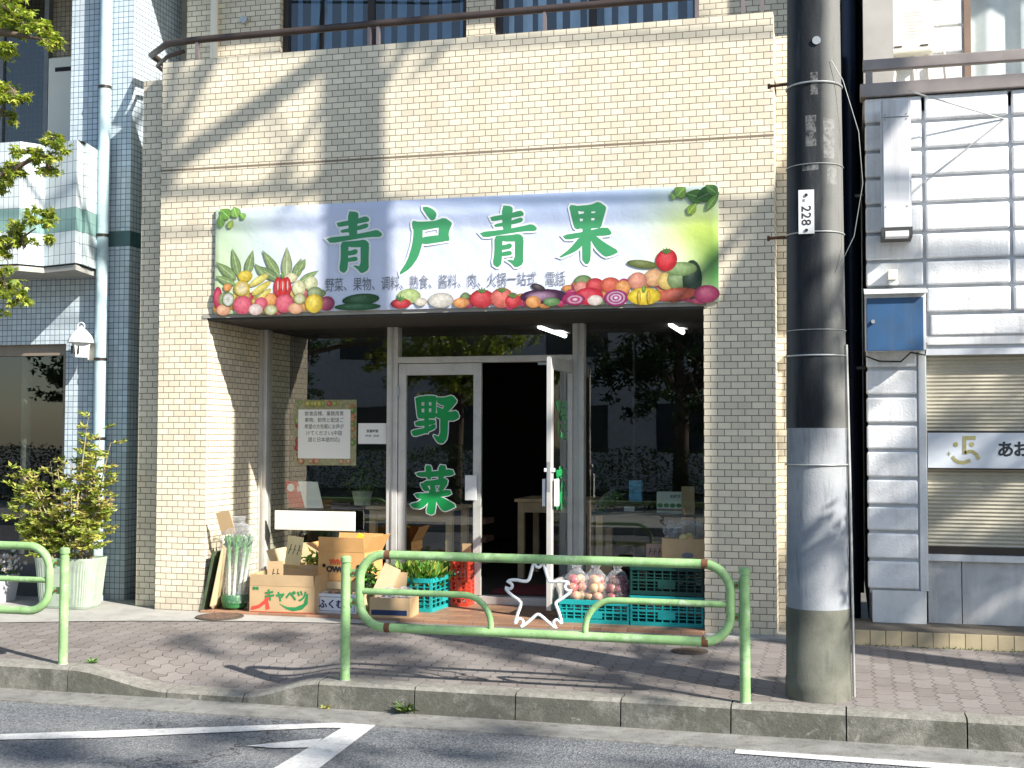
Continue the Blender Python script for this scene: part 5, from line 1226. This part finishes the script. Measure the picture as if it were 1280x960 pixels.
# orange carton
c3, b3 = carton('orange carton with red print and raised flaps stacked beside the left mullion', (-4.02, .45, .255), .42, .36, .24, R(-3), CARDO, [('l', 62, .13), ('f', 5, .12), ('b', 10, .13), ('r', 28, .15)])
text('VIVIVI', (-.045, -.184, .155), .058, .003, sx=.85, mat=M('print_orange_red', (.72, .10, .03), .6), parent=b3, w=False)
text('OWO', (-.045, -.184, .095), .062, .004, sx=1.05, mat=INK, parent=b3, w=False)
b = B()
for x in (-.155, .155): b.poly([(x+.016*math.cos(a), -.184, .125+.016*math.sin(a)) for a in [2*math.pi*i/14 for i in range(14)]], (0, -1, 0))
b.build('hand_hole', BLACK, b3)
c4, _ = carton('plain pale carton under the orange one', (-4.02, .45, F0), .44, .36, .232, R(-2), CARDL, [('f', 172, .06)])
bn_ = B(); bn_.obox(Matrix.Translation((-3.93, .42, .60)) @ Matrix.Rotation(R(30), 4, 'Y'), .05, .02, .07); tag(bn_.build('wrapping_paper', M('yellow_paper', (.85, .60, .03), .6), None), 'bright yellow paper scrap sticking out of the orange carton', 'paper')
# white kana box and its contents
c5, b5 = carton('low white box with dark blue kana next to the post', (-3.99, .20, F0), .33, .22, .155, R(1), M('white_card', (.70, .74, .80), .6, world=False), [])
text('ふくむら', (-.01, -.1125, .068), .074, .0025, sx=1., mat=M('navy_ink', (.01, .02, .10), .6), parent=b5, w=False)
b = B()
for z in (.016, .128): b.box(-.15, .15, -.1122, -.1112, z, z+.003)
for x in (-.15, .148): b.box(x, x+.003, -.1122, -.1112, .016, .13)
b.build('frame_print', MATS['navy_ink'], b5)
def potato_like(label, name, cat, c, r, col, group, n, spread, seed, sc=(1, .9, .8), lab2=None):
    rr0 = random.Random(seed)
    for i in range(n):
        p = Vector((c[0]+rr0.uniform(-1, 1)*spread[0], c[1]+rr0.uniform(-1, 1)*spread[1], c[2]+rr0.uniform(0, 1)*spread[2]))
        m = B(); k = rr0.uniform(.8, 1.15); cc = tuple(v*rr0.uniform(.75, 1.2) for v in col)
        m.ball(p, r*k, 10, 7, (sc[0]*rr0.uniform(.9, 1.15), sc[1], sc[2]*rr0.uniform(.9, 1.1)), cf=lambda d: lerp(cc, tuple(v*1.15 for v in cc), d.z*.5+.5))
        tag(m.build(name, FRUIT, None, colors=True, smooth=True), label, cat, group)
potato_like('small round taro among others in the white kana box', 'taro', 'vegetable', (-3.99, .20, .15), .030, (.32, .22, .13), 'taro in the white kana box', 12, (.13, .07, .03), 11)
b = B(); b.obox(Matrix.Translation((-3.98, .30, .24)) @ Matrix.Rotation(R(-20), 4, 'X'), .11, .005, .14); tag(b.build('price_card', CARD, None), 'brown card standing behind the white kana box', 'card')
# brown box with plastic bags
c6, b6 = carton('low brown box with a dark blue stripe, filled with clear plastic bags', (-3.50, .10, F0), .33, .26, .155, R(4), CARD, [])
bx(-.15, .14, -.1325, -.1305, .02, .06).build('blue_stripe', M('navy_stripe', (.012, .03, .09), .6), b6)
def crumple(name, label, c, sx, sy, sz, seed, mat=BAG, cat='bag', n=18):
    rr0 = random.Random(seed); m = B(); m.ball((0, 0, 0), 1, n, 10, (sx, sy, sz))
    for k, v in enumerate(m.v):
        f_ = 1+.22*math.sin(v.x*70+seed)*math.sin(v.z*60+1)+rr0.gauss(0, .10); m.v[k] = Vector((v.x*f_, v.y*f_, max(v.z*f_, -sz*.7)))+Vector(c)
    return tag(m.build(name, mat, None, smooth=False), label, cat)
crumple('plastic_bag', 'crumpled clear plastic bag on the left in the blue striped box', (-3.57, .10, .19), .10, .09, .05, 3)
crumple('plastic_bag', 'crumpled clear plastic bag on the right in the blue striped box', (-3.42, .12, .19), .08, .08, .05, 5)
potato_like('dark mushroom seen through the bags in the blue striped box', 'mushroom', 'vegetable', (-3.50, .10, .14), .028, (.10, .08, .10), 'mushrooms in the blue striped box', 8, (.12, .08, .02), 15)
price_card('brown card leaning over the plastic bags near the teal crate', (-3.52, .28, .175), .11, .17, R(10), -10, CARD, 4, 0)
tag(B().obox(Matrix.Translation((-3.63, .26, .27)) @ Matrix.Rotation(R(22), 4, 'Y') @ Matrix.Rotation(R(-10), 4, 'X'), .15, .006, .26).build('cardboard_flap', CARDL, None), 'pale cardboard piece leaning between the post and the greens', 'cardboard')
r_ = random.Random(18); b = B()
for i in range(120):
    p = Vector((-3.80+r_.gauss(0, .035), .30+r_.gauss(0, .05), .25+abs(r_.gauss(0, .07)))); add_leaf(b, p, .08, r_, 'dark' if i % 2 else 'veg')
tag(b.build('greens_bunch', LEAF, None, colors=True), 'dark green bunch between the white kana box and the plastic bags', 'vegetables')
# left teal crate with greens: runs into the recess
cr1 = crate('plastic_crate', 'bright teal crate heaped with leafy greens left of the door', (-3.44, .66, F0), .36, .60, .27, TEAL, R(-3), cols=6)
r_ = random.Random(21)
k = 0
for (x, y) in [(-3.56, .46), (-3.44, .44), (-3.33, .50), (-3.54, .64), (-3.42, .66), (-3.34, .74), (-3.5, .84), (-3.38, .88)]:
    b = B(); base = Vector((x, y, .20))
    for i in range(70):
        d = Vector((r_.gauss(0, .6), r_.gauss(0, .5), 1.0)).normalized(); L_ = .06+r_.random()*.10
        p = base+d*L_; 
        if i % 3 == 0: b.tube([base+Vector((r_.gauss(0, .02), r_.gauss(0, .02), 0)), p], .003, 4, caps=False, col=(.45, .55, .22))
        add_leaf(b, p, .07+r_.random()*.03, r_, 'veg' if i % 4 else 'lime', up=d)
    tag(b.build('leafy_greens', LEAF, None, colors=True), 'bunch of fresh leafy greens standing in the left teal crate', 'vegetables', 'bunches of greens in the left teal crate'); k += 1
for x, y, lb_ in ((-3.56, 1.02-.06, 'left'), (-3.37, .99-.03, 'right')):
    price_card('brown card at the back %s of the greens crate' % lb_, (x, y, .29), .15, .14, 0, -3, CARDD, 0, 2)
rc = crate('plastic_crate', 'tall red crate stack beside the closed door leaf', (-3.17, .86, F0), .14, .20, .42, REDP, 0, cols=3, rows=5)
price_card('small tan card standing above the red crate', (-3.16, .95, .44), .08, .09, 0, 0, CARD, 0, 0)
# peach crate
pc = crate('plastic_crate', 'low bright teal crate of bagged apples right of the open door', (-1.89, .34, F0), .545, .42, .175, TEAL, 0, cols=9, rows=2)
for i, (x, lab) in enumerate(((-2.05, 'bag of pinkish apples at the left of the low teal crate, nearest the door'), (-1.90, 'middle bag of apples in the low teal crate'), (-1.73, 'bag of dark red apples at the right of the low teal crate'))):
    t = thing('fruit_bag', lab, 'bag', (x, .26, .165))
    rr0 = random.Random(30+i)
    for z, n, ra in ((.05, 5, .060), (.115, 5, .055), (.17, 3, .035)):
        for j in range(n):
            a = 2*math.pi*j/n+rr0.random(); base = rr0.choice([(.60, .22, .14), (.66, .40, .20), (.58, .10, .12), (.62, .30, .2)]) if i < 2 else rr0.choice([(.35, .05, .08), (.45, .12, .10), (.6, .35, .18)])
            c = (ra*math.cos(a), ra*math.sin(a), z); blush = rr0.uniform(0, 6.28)
            m = B(); m.ball(c, .042, 12, 8, (1, 1, .92), cf=lambda d: lerp(base, (.70, .50, .22), max(0, math.cos(math.atan2(d.y, d.x)-blush))*.6))
            m.build('apple', FRUIT, t, colors=True, smooth=True)
    b = B(); b.lathe((0, 0, 0), [(.085, .01), (.112, .05), (.112, .12), (.09, .19), (.05, .24), (.024, .262), (.035, .28), (.06, .315)], 18)
    for k in range(len(b.v)): b.v[k] += Vector((rr0.gauss(0, .004), rr0.gauss(0, .004), 0))
    b.build('wrapper', BAG, t, smooth=True)
price_card('brown card standing behind the middle bag of apples', (-1.88, .50, .30), .13, .12, 0, 0, CARDD, 0, 0)
# long cardboard upright between
price_card('tall brown card between the apples and the dark crates', (-1.60, .52, .10), .12, .38, 0, -6, CARDD, 0, 2)
# crate stack
s1 = crate('plastic_crate', 'bright teal crate at the bottom of the stack by the right jamb', (-1.33, .34, F0), .55, .42, .225, TEAL, 0, cols=9)
s2 = crate('plastic_crate', 'dark green crate of oranges on top of the stack by the right jamb', (-1.33, .34, F0+.232), .55, .42, .22, TEALD, 0, cols=9)
for i in range(14):
    x = -1.57+.074*(i % 4)+.01*(i//4); y = .18+.07*(i//4); m = B()
    m.ball((x, y, .465+.010*((i*5) % 3)), .036, 12, 8, (1, 1, .88), cf=lambda d: (.78, .30, .03))
    tag(m.build('orange', FRUIT, None, colors=True, smooth=True), 'orange lying in the dark green crate on top of the stack', 'orange', 'oranges in the dark green crate')
price_card('pinkish brown card with writing behind the oranges', (-1.47, .46, .47), .13, .14, 0, -4, M('pink_card', (.42, .30, .24), .8), 0, 3)
c7, b7 = carton('plain cardboard box with a clear bag on the crate stack beside the right jamb', (-1.21, .36, .485), .33, .32, .19, R(0), CARD, [])
b = B()
b.poly([(-.0+.045*math.cos(a)+.03, -.1612, .065+.022*math.sin(a)) for a in [2*math.pi*i/16 for i in range(16)]], (0, -1, 0)); b.build('dark_print', INKG, b7)
crumple('plastic_bag', 'big crumpled clear bag bulging out of the cardboard box by the right jamb', (-1.18, .38, .72), .15, .12, .075, 8)
crumple('plastic_bag', 'peaked clear bag at the left rim of the cardboard box by the right jamb', (-1.33, .32, .715), .05, .05, .075, 10)
potato_like('pale yellow pear seen in the bag on the crate stack', 'pear', 'pear', (-1.20, .36, .665), .036, (.70, .62, .20), 'pears in the bag on the crate stack', 6, (.12, .08, .01), 44)

# ------------------------------------------------------------------ planter, shrub
t = thing('potted_shrub', 'yellow green bushy shrub in a large ribbed pale green pot', 'shrub', (-6.35, -.05, swz(-6.3, 0)+.006))
pw_, pd_ = .285, .17
def rrect(s, z, n=44):
    out = []
    for i in range(n):
        a = 2*math.pi*i/n; c_, s_ = math.cos(a), math.sin(a); e = .45
        out.append(Vector((pw_*s*math.copysign(abs(c_)**e, c_), pd_*s*math.copysign(abs(s_)**e, s_), z)))
    return out
b = B(); lv = [(.80, 0), (.84, .02), (.88, .1), (.95, .3), (1., .405), (1., .42), (.95, .42), (.94, .36)]; n = 88
for s_, z in lv:
    rib = [(1.0 if i % 2 else .985) if .03 < z < .40 else 1.0 for i in range(n)]
    b.v += [p*1 if True else p for p in [Vector((q.x*rib[i], q.y*rib[i], q.z)) for i, q in enumerate(rrect(s_, z, n))]]; b.c += [(1, 1, 1)]*n
b.f += [(i*n+k, i*n+(k+1) % n, (i+1)*n+(k+1) % n, (i+1)*n+k) for i in range(len(lv)-1) for k in range(n)]
b.build('pot', POT, t)
B().poly(rrect(.94, .37, 30), (0, 0, 1)).build('soil', M('soil', (.06, .045, .03), .95), t)
r_ = random.Random(12); st = B(); fo = B()
tips = [(-.48, 1.12), (-.40, .92), (-.44, .72), (-.25, 1.22), (-.12, 1.05), (.0, 1.2), (.10, 1.42), (.18, 1.60), (.22, 1.30), (.26, 1.05), (.28, .85), (-.05, .85), (.08, 1.0), (.32, .68), (-.35, .62), (.15, .75), (-.2, .8), (.05, 1.30), (.24, 1.50), (-.3, 1.0), (-.52, 1.02), (-.5, .80), (-.46, 1.18), (-.36, 1.12), (.30, 1.18), (.34, .95), (-.1, 1.15), (.0, .72), (.2, 1.15), (-.42, .58), (.30, 1.38)]
for (tx, tz) in tips:
    bx0 = tx*.42+r_.gauss(0, .03); by0 = r_.gauss(0, .05); p0 = Vector((bx0, by0, .37)); p3 = Vector((tx, r_.gauss(0, .08), tz))
    p1 = p0.lerp(p3, .4)+Vector((-tx*.15, 0, .06)); p2 = p0.lerp(p3, .75)+Vector((-tx*.05, 0, .03))
    st.tube([p0, p1, p2, p3], [.009, .007, .005, .003], 6)
    for j in range(12):
        f_ = .30+.70*j/11; q = p0.lerp(p3, f_); L_ = (.16-.05*f_)
        a = r_.random()*6.28; d = Vector((math.cos(a), math.sin(a)*.8, r_.uniform(-.1, .45))).normalized()
        st.tube([q, q+d*L_], [.0025, .0015], 4, caps=False)
        kind = 'yellow' if r_.random() < .5 else 'lime'
        for k in range(9):
            for sgn in (-1, 1):
                pp = q+d*L_*(.2+.8*k/8); sd = d.cross(Vector((r_.gauss(0, .2), r_.gauss(0, .2), 1))).normalized()*sgn
                add_leaf(fo, pp, .040+r_.random()*.02, r_, kind, up=(sd+d*.5))
st.build('stems', TWIG, t, smooth=True); fo.build('foliage', LEAF, t, colors=True)
t = thing('flower_planter', 'small grey planter of white flowers at the left edge behind the railing', 'planter', (-7.25, .05, 0))
b = B(); b.add([(-.22, -.12, 0), (.20, -.12, 0), (.20, .12, 0), (-.22, .12, 0), (-.25, -.14, .24), (.23, -.14, .24), (.23, .14, .24), (-.25, .14, .24)], [(0, 3, 2, 1), (4, 5, 6, 7), (0, 1, 5, 4), (1, 2, 6, 5), (2, 3, 7, 6), (3, 0, 4, 7)]); b.build('box', M('lavender_grey', (.48, .49, .55), .6), t, bevel=.006)
r_ = random.Random(31); fl = B(); lf = B()
for i in range(170):
    p = Vector((r_.uniform(-.24, .26), r_.uniform(-.13, .13), .25+abs(r_.gauss(0, .055)))); add_leaf(lf, p, .05, r_, 'mid')
for i in range(110):
    c = Vector((r_.uniform(-.24, .30), r_.uniform(-.15, .12), .28+abs(r_.gauss(0, .06)))); n_v = Vector((r_.gauss(0, .4), -1, r_.gauss(.4, .3))).normalized()
    a = n_v.cross(Vector((0, 0, 1))).normalized(); bb = n_v.cross(a); rr0 = .014+r_.random()*.010
    vs = [c+n_v*.003]+[c+(a*math.cos(w_)+bb*math.sin(w_))*rr0*(1 if q % 2 else .7) for q, w_ in enumerate([2*math.pi*q/10 for q in range(10)])]
    fl.add(vs, [(0, 1+q, 1+(q+1) % 10) for q in range(10)], (.82, .76, .78) if r_.random() < .8 else (.75, .5, .5))
lf.build('foliage', LEAF, t, colors=True); fl.build('blossoms', LEAF, t, colors=True)

# ------------------------------------------------------------------ trees
def limb_tree(name, label, base, segs, clusters, leafsize, kind, shape, seed, density=160, cr=.22, grp=None, twigs=True):
    t = thing(name, label, 'tree', base, 0, grp); r_ = random.Random(seed)
    tr = B()
    for pts, r0, r1 in segs:
        n = len(pts); tr.tube(pts, [r0+(r1-r0)*i/(n-1) for i in range(n)], 10)
    tr.build('trunk', BARK, t, w=True, smooth=True)
    f = B(); tw = B()
    for c, rad in clusters:
        c = Vector(c); nn = int(density*(rad/cr)**2)
        nsub = max(3, int(nn/22))
        for s in range(nsub):
            d = Vector((r_.gauss(0, 1), r_.gauss(0, 1), r_.gauss(0, .7))).normalized()*rad*(r_.random()**.5)
            if twigs: tw.tube([c, c+d*.6+Vector((0, 0, .02)), c+d], [.008, .005, .003], 4, caps=False)
            for k in range(nn//nsub):
                p = c+d+Vector((r_.gauss(0, .3), r_.gauss(0, .3), r_.gauss(0, .22)))*rad*.55; add_leaf(f, p, leafsize*r_.uniform(.7, 1.2), r_, kind, shape)
    if twigs: tw.build('twigs', BARK, t, w=True)
    f.build('crown', LEAF, t, w=True, colors=True)
    return t
# street tree at the left edge; only the tips of its boughs reach into the picture
Yt = -2.45
def q(px, py, Y=Yt): return tuple(P(px, py, Y))
cl = [(q(10, 12), .15), (q(45, 32), .12), (q(62, 55), .09), (q(5, 60), .10), (q(-10, 125), .12), (q(18, 115), .10), (q(28, 130), .07), (q(4, 145), .08), (q(5, 215), .10), (q(38, 192), .11), (q(62, 180), .10), (q(58, 210), .10), (q(80, 190), .05), (q(20, 218), .08), (q(-15, 230), .12),
      (q(15, 290), .11), (q(45, 280), .10), (q(62, 268), .07), (q(30, 310), .09), (q(60, 298), .07), (q(5, 320), .11), (q(8, 360), .12), (q(20, 378), .08), (q(-20, 300), .15), (q(-20, 370), .15), (q(-30, 50), .2), (q(-80, 150), .3), (q(-100, 280), .3), (q(-60, 0), .3), (q(-140, 60), .3), (q(22, 30), .10)]
tb = (-6.6, -2.6, -.05)
segs = [([tb, (-6.62, -2.6, 1.6), (-6.5, -2.6, 3.2), (-6.3, -2.5, 5.2), (-6.1, -2.4, 7)], .13, .04),
        ([(-6.5, -2.6, 3.0), q(-60, 30), q(0, 40), q(30, 45), q(60, 50)], .05, .005), ([(-6.55, -2.6, 2.5), q(-80, 260), q(-20, 232), q(10, 215), q(38, 200), q(70, 190)], .045, .005),
        ([(-6.55, -2.6, 2.4), q(-90, 340), q(-20, 330), q(10, 310), q(45, 285)], .035, .004), ([q(-20, 232), q(-10, 215), q(0, 140), q(12, 120)], .015, .004), ([q(-20, 335), q(-5, 360), q(10, 375)], .012, .004)]
limb_tree('street_tree', 'street tree with lobed yellow green leaves reaching in from the left edge', tb, segs, cl, .068, 'lime', 'star', 41, density=300, cr=.15)
# street tree to the right, outside the picture, whose shadow falls on the walls and the pavement
T0 = (4.30, -2.55, -.05)
r_ = random.Random(50); cl = []
for i in range(20): cl.append(((7.2+r_.gauss(0, .7), -3.0+r_.gauss(0, .4), 5.75+r_.gauss(0, .42)), .36))
for i in range(7): cl.append(((7.4+r_.gauss(0, .6), -3.0+r_.gauss(0, .4), 4.9+r_.gauss(0, .35)), .36))
for i in range(20): cl.append(((6.2+r_.gauss(0, 1.3), -5.7+r_.gauss(0, .45), 6.6+r_.gauss(0, .45)), .30))
for i in range(7): cl.append(((2.25+r_.gauss(0, .16), -3.05+r_.gauss(0, .12), 2.55+r_.gauss(0, .30)), .14))
for i in range(14): cl.append(((8.5+r_.gauss(0, .9), -3.6+r_.gauss(0, .8), 4.3+r_.gauss(0, .6)), .4))
segs = [([T0, (4.28, -2.5, 2.5), (4.26, -2.5, 5), (4.24, -2.48, 6.3), (4.6, -2.5, 6.9), (5.7, -2.6, 8.2), (6.1, -2.7, 10.2)], .17, .13),
        ([(5.7, -2.6, 8.4), (6.4, -2.8, 7.0), (6.9, -3.0, 5.9), (7.4, -3.1, 5.2)], .07, .02), ([(6.1, -2.7, 10.2), (5.0, -2.8, 11.6), (3.2, -2.9, 11.0), (1.88, -3.0, 9.05), (1.15, -3.0, 8.62), (.40, -3.0, 8.22), (.0, -3., 7.95)], .11, .08),
        ([(3.2, -2.9, 11.0), (2.6, -3.0, 9.2), (2.05, -3.0, 8.3), (1.45, -3.0, 7.75)], .05, .02), ([(3.4, -2.9, 11.0), (1.4, -2.9, 10.4), (.3, -2.9, 9.0), (.15, -2.9, 8.3), (.25, -2.9, 7.9)], .06, .035),
        ([(5.7, -2.6, 8.2), (5.9, -4.2, 7.6), (6.4, -5.6, 6.8), (7.2, -6.0, 6.4)], .06, .015), ([(6.1, -5.0, 7.1), (5.2, -5.6, 6.7), (4.4, -5.8, 6.4)], .03, .01),
        ([(4.27, -2.5, 4.2), (3.4, -2.8, 3.7), (2.7, -3.0, 3.1), (2.25, -3.05, 2.5)], .035, .006),
        ([(6.9, -3.0, 5.9), (8.0, -3.4, 5.0), (9.0, -3.7, 4.4)], .04, .02), ([(2.4, -3, 9.9), (2.9, -3, 9.4), (3.3, -3, 9.1)], .02, .008), ([(1.9, -2.95, 10.6), (1.1, -3, 9.5), (.66, -3, 8.85), (.40, -3, 8.3), (.38, -3, 7.95)], .06, .03), ([(2.0, -3, 8.9), (1.62, -3, 8.35), (1.25, -3, 7.95), (1.05, -3, 7.85)], .03, .012), ([(1.3, -3, 8.7), (1.5, -3, 8.3), (1.42, -3, 7.9), (1.5, -3, 7.6)], .018, .006), ([(2.6, -3, 9.6), (2.7, -3.0, 9.0), (2.95, -3, 8.75)], .02, .006)]
for c_ in ((2.75, -3, 8.95), (1.5, -3, 8.1), (.5, -3, 8.9)): cl.append((c_, .10))
limb_tree('street_tree', 'tall street tree with drooping bare boughs right of the picture', T0, segs, cl, .11, 'mid', 'oval', 51, density=90, cr=.3, twigs=True)
# tree across the road, outside the picture: dapples the road and pavement
def round_tree(name, label, base, h, rad, zc, seed, kind='mid', n=42, grp=None, ls=.22, dens=110):
    r_ = random.Random(seed); bx_, by_, bz_ = base; cl = []; segs = [([base, (bx_+.05, by_, h*.35), (bx_, by_+.05, h*.7)], .2, .1)]
    for i in range(n):
        d = Vector((r_.gauss(0, 1), r_.gauss(0, 1), r_.gauss(0, 1))).normalized()*(.35+.65*r_.random()); c = (bx_+d.x*rad, by_+d.y*rad, zc+d.z*rad*.75); cl.append((c, rad*.24))
        if i % 4 == 0: segs.append(([(bx_, by_, h*.45), (bx_+d.x*rad*.5, by_+d.y*rad*.5, (zc+h*.45)/2), c], .06, .02))
    return limb_tree(name, label, base, segs, cl, ls, kind, 'oval', seed, density=dens, cr=rad*.24, grp=grp, twigs=False)
round_tree('street_tree', 'broad tree across the road on the right whose crown dapples the road', (10.5, -11.2, -.2), 9, 3.0, 8.3, 61, ls=.22, n=24, dens=70)
G4 = 'trees across the road'
for i, (x, y, h, kd) in enumerate([(-14.5, -17, 6.5, 'dark'), (-9.0, -18, 7.5, 'mid'), (-3.5, -16.6, 6.8, 'dark'), (1.5, -18, 7, 'mid'), (-19, -19, 8, 'dark')]):
    round_tree('street_tree', 'x, number %d of the row from the left' % (i+1) if False else ['dark leafy tree across the road, second from the far left', 'taller mid green tree across the road', 'dark leafy tree straight across from the shop', 'mid green tree across the road on the right', 'tallest dark tree at the far left across the road'][i], (x, y+1.0, -.2), h*.75, 2.3, h*.48, 70+i, 'lime' if i % 2 else kd, n=46, grp=G4, ls=.16, dens=170)
r_ = random.Random(90); hb = B()
for i in range(16000):
    p = Vector((r_.uniform(-22, 6), -15+r_.gauss(0, .3), r_.uniform(-.1, 1.25))); add_leaf(hb, p, .11, r_, 'dark' if i % 3 else 'mid')
tag(hb.build('hedge', LEAF, None, colors=True), 'low clipped hedge along the far side of the road', 'hedge')
struct(B().box(-60, 60, -15.5, -9.6, -.25, -.08).build('far_sidewalk', CONC2))
ob = thing('opposite_building', 'plain pale apartment block across the road', 'building', (-8, -26, -.2))
bx(-24, 5, -32, -26, -.2, 9.0).build('wall', M('pale_render', (.75, .74, .70), .8), ob, w=True)
for zz_ in (1, 3.9, 6.6):
    for k in range(8): bx(-22.5+k*3.4, -20.6+k*3.4, -26.02, -25.98, zz_, zz_+1.4).build('window', M('dim_window', (.05, .06, .07), .2), ob, w=True)

# ------------------------------------------------------------------ small stuff on the ground
w0 = G(1085, 925, -.197)
b = B(); rr0 = random.Random(6)
for i in range(7):
    b.obox(Matrix.Translation((w0.x+rr0.uniform(-.05, .05), w0.y+rr0.uniform(-.012, .012), -.192)) @ Matrix.Rotation(rr0.uniform(-.5, .5), 4, 'Z') @ Matrix.Rotation(rr0.uniform(-.4, .4), 4, 'X'), .06, .025, .002)
tag(b.build('litter', WHITEL, None), 'crumpled white wrapper in the gutter below the utility pole', 'litter')
w1_ = G(1138, 930, -.197); b = B(); b.obox(Matrix.Translation((w1_.x, w1_.y, -.194)), .07, .012, .006); tag(b.build('dead_leaf', RUST, None), 'small brown dead leaf in the gutter right of the white wrapper', 'leaf')
w2_ = G(905, 914, -.197); b = B(); b.obox(Matrix.Translation((w2_.x, w2_.y, -.194)), .02, .012, .006); tag(b.build('paper_scrap', WHITEL, None), 'tiny white scrap at the foot of the kerb', 'litter')
def weed(label, c, h, n, seed, kind='mid'):
    r_ = random.Random(seed); b = B()
    for i in range(n):
        a = r_.random()*6.28; d = Vector((math.cos(a)*.8, math.sin(a)*.6, r_.uniform(.2, 1))).normalized(); s_ = d.cross(Vector((0, 0, 1))).normalized()*.003; L_ = h*r_.uniform(.5, 1)
        p = Vector(c); b.add([p-s_, p+s_, p+d*L_*.6+s_, p+d*L_+Vector((0, 0, -L_*.15))], [(0, 1, 2), (0, 2, 3)], leafcol(r_, kind))
        if i % 2: add_leaf(b, p+d*L_*.5, .022, r_, kind)
    return tag(b.build('weed', LEAF, None, colors=True), label, 'weed')
wp = G(512, 888, -.195); weed('dry weed tuft growing from the kerb joint below the long railing', (wp.x, -2.262, -.19), .13, 70, 1)
weed('small weed at the foot of the railing post by the dropped kerb', (x80+.16, -2.06, swz(x80+.16, -2.0)), .07, 30, 2, 'veg')
weed('tiny weed in the gutter where the dropped kerb ends', (-3.06, -2.27, -.198), .05, 20, 3, 'yellow')
r_ = random.Random(77); b = B()
for i in range(260):
    x = r_.uniform(.05, 1.5); p = Vector((x, -.175-abs(r_.gauss(0, .02)), 0.0)); add_leaf(b, p, .018, r_, 'mid')
o = b.build('moss', LEAF, None, colors=True); o['kind'] = 'stuff'; tag(o, 'thin moss and weeds along the foot of the yellow tiled ledge', 'moss')
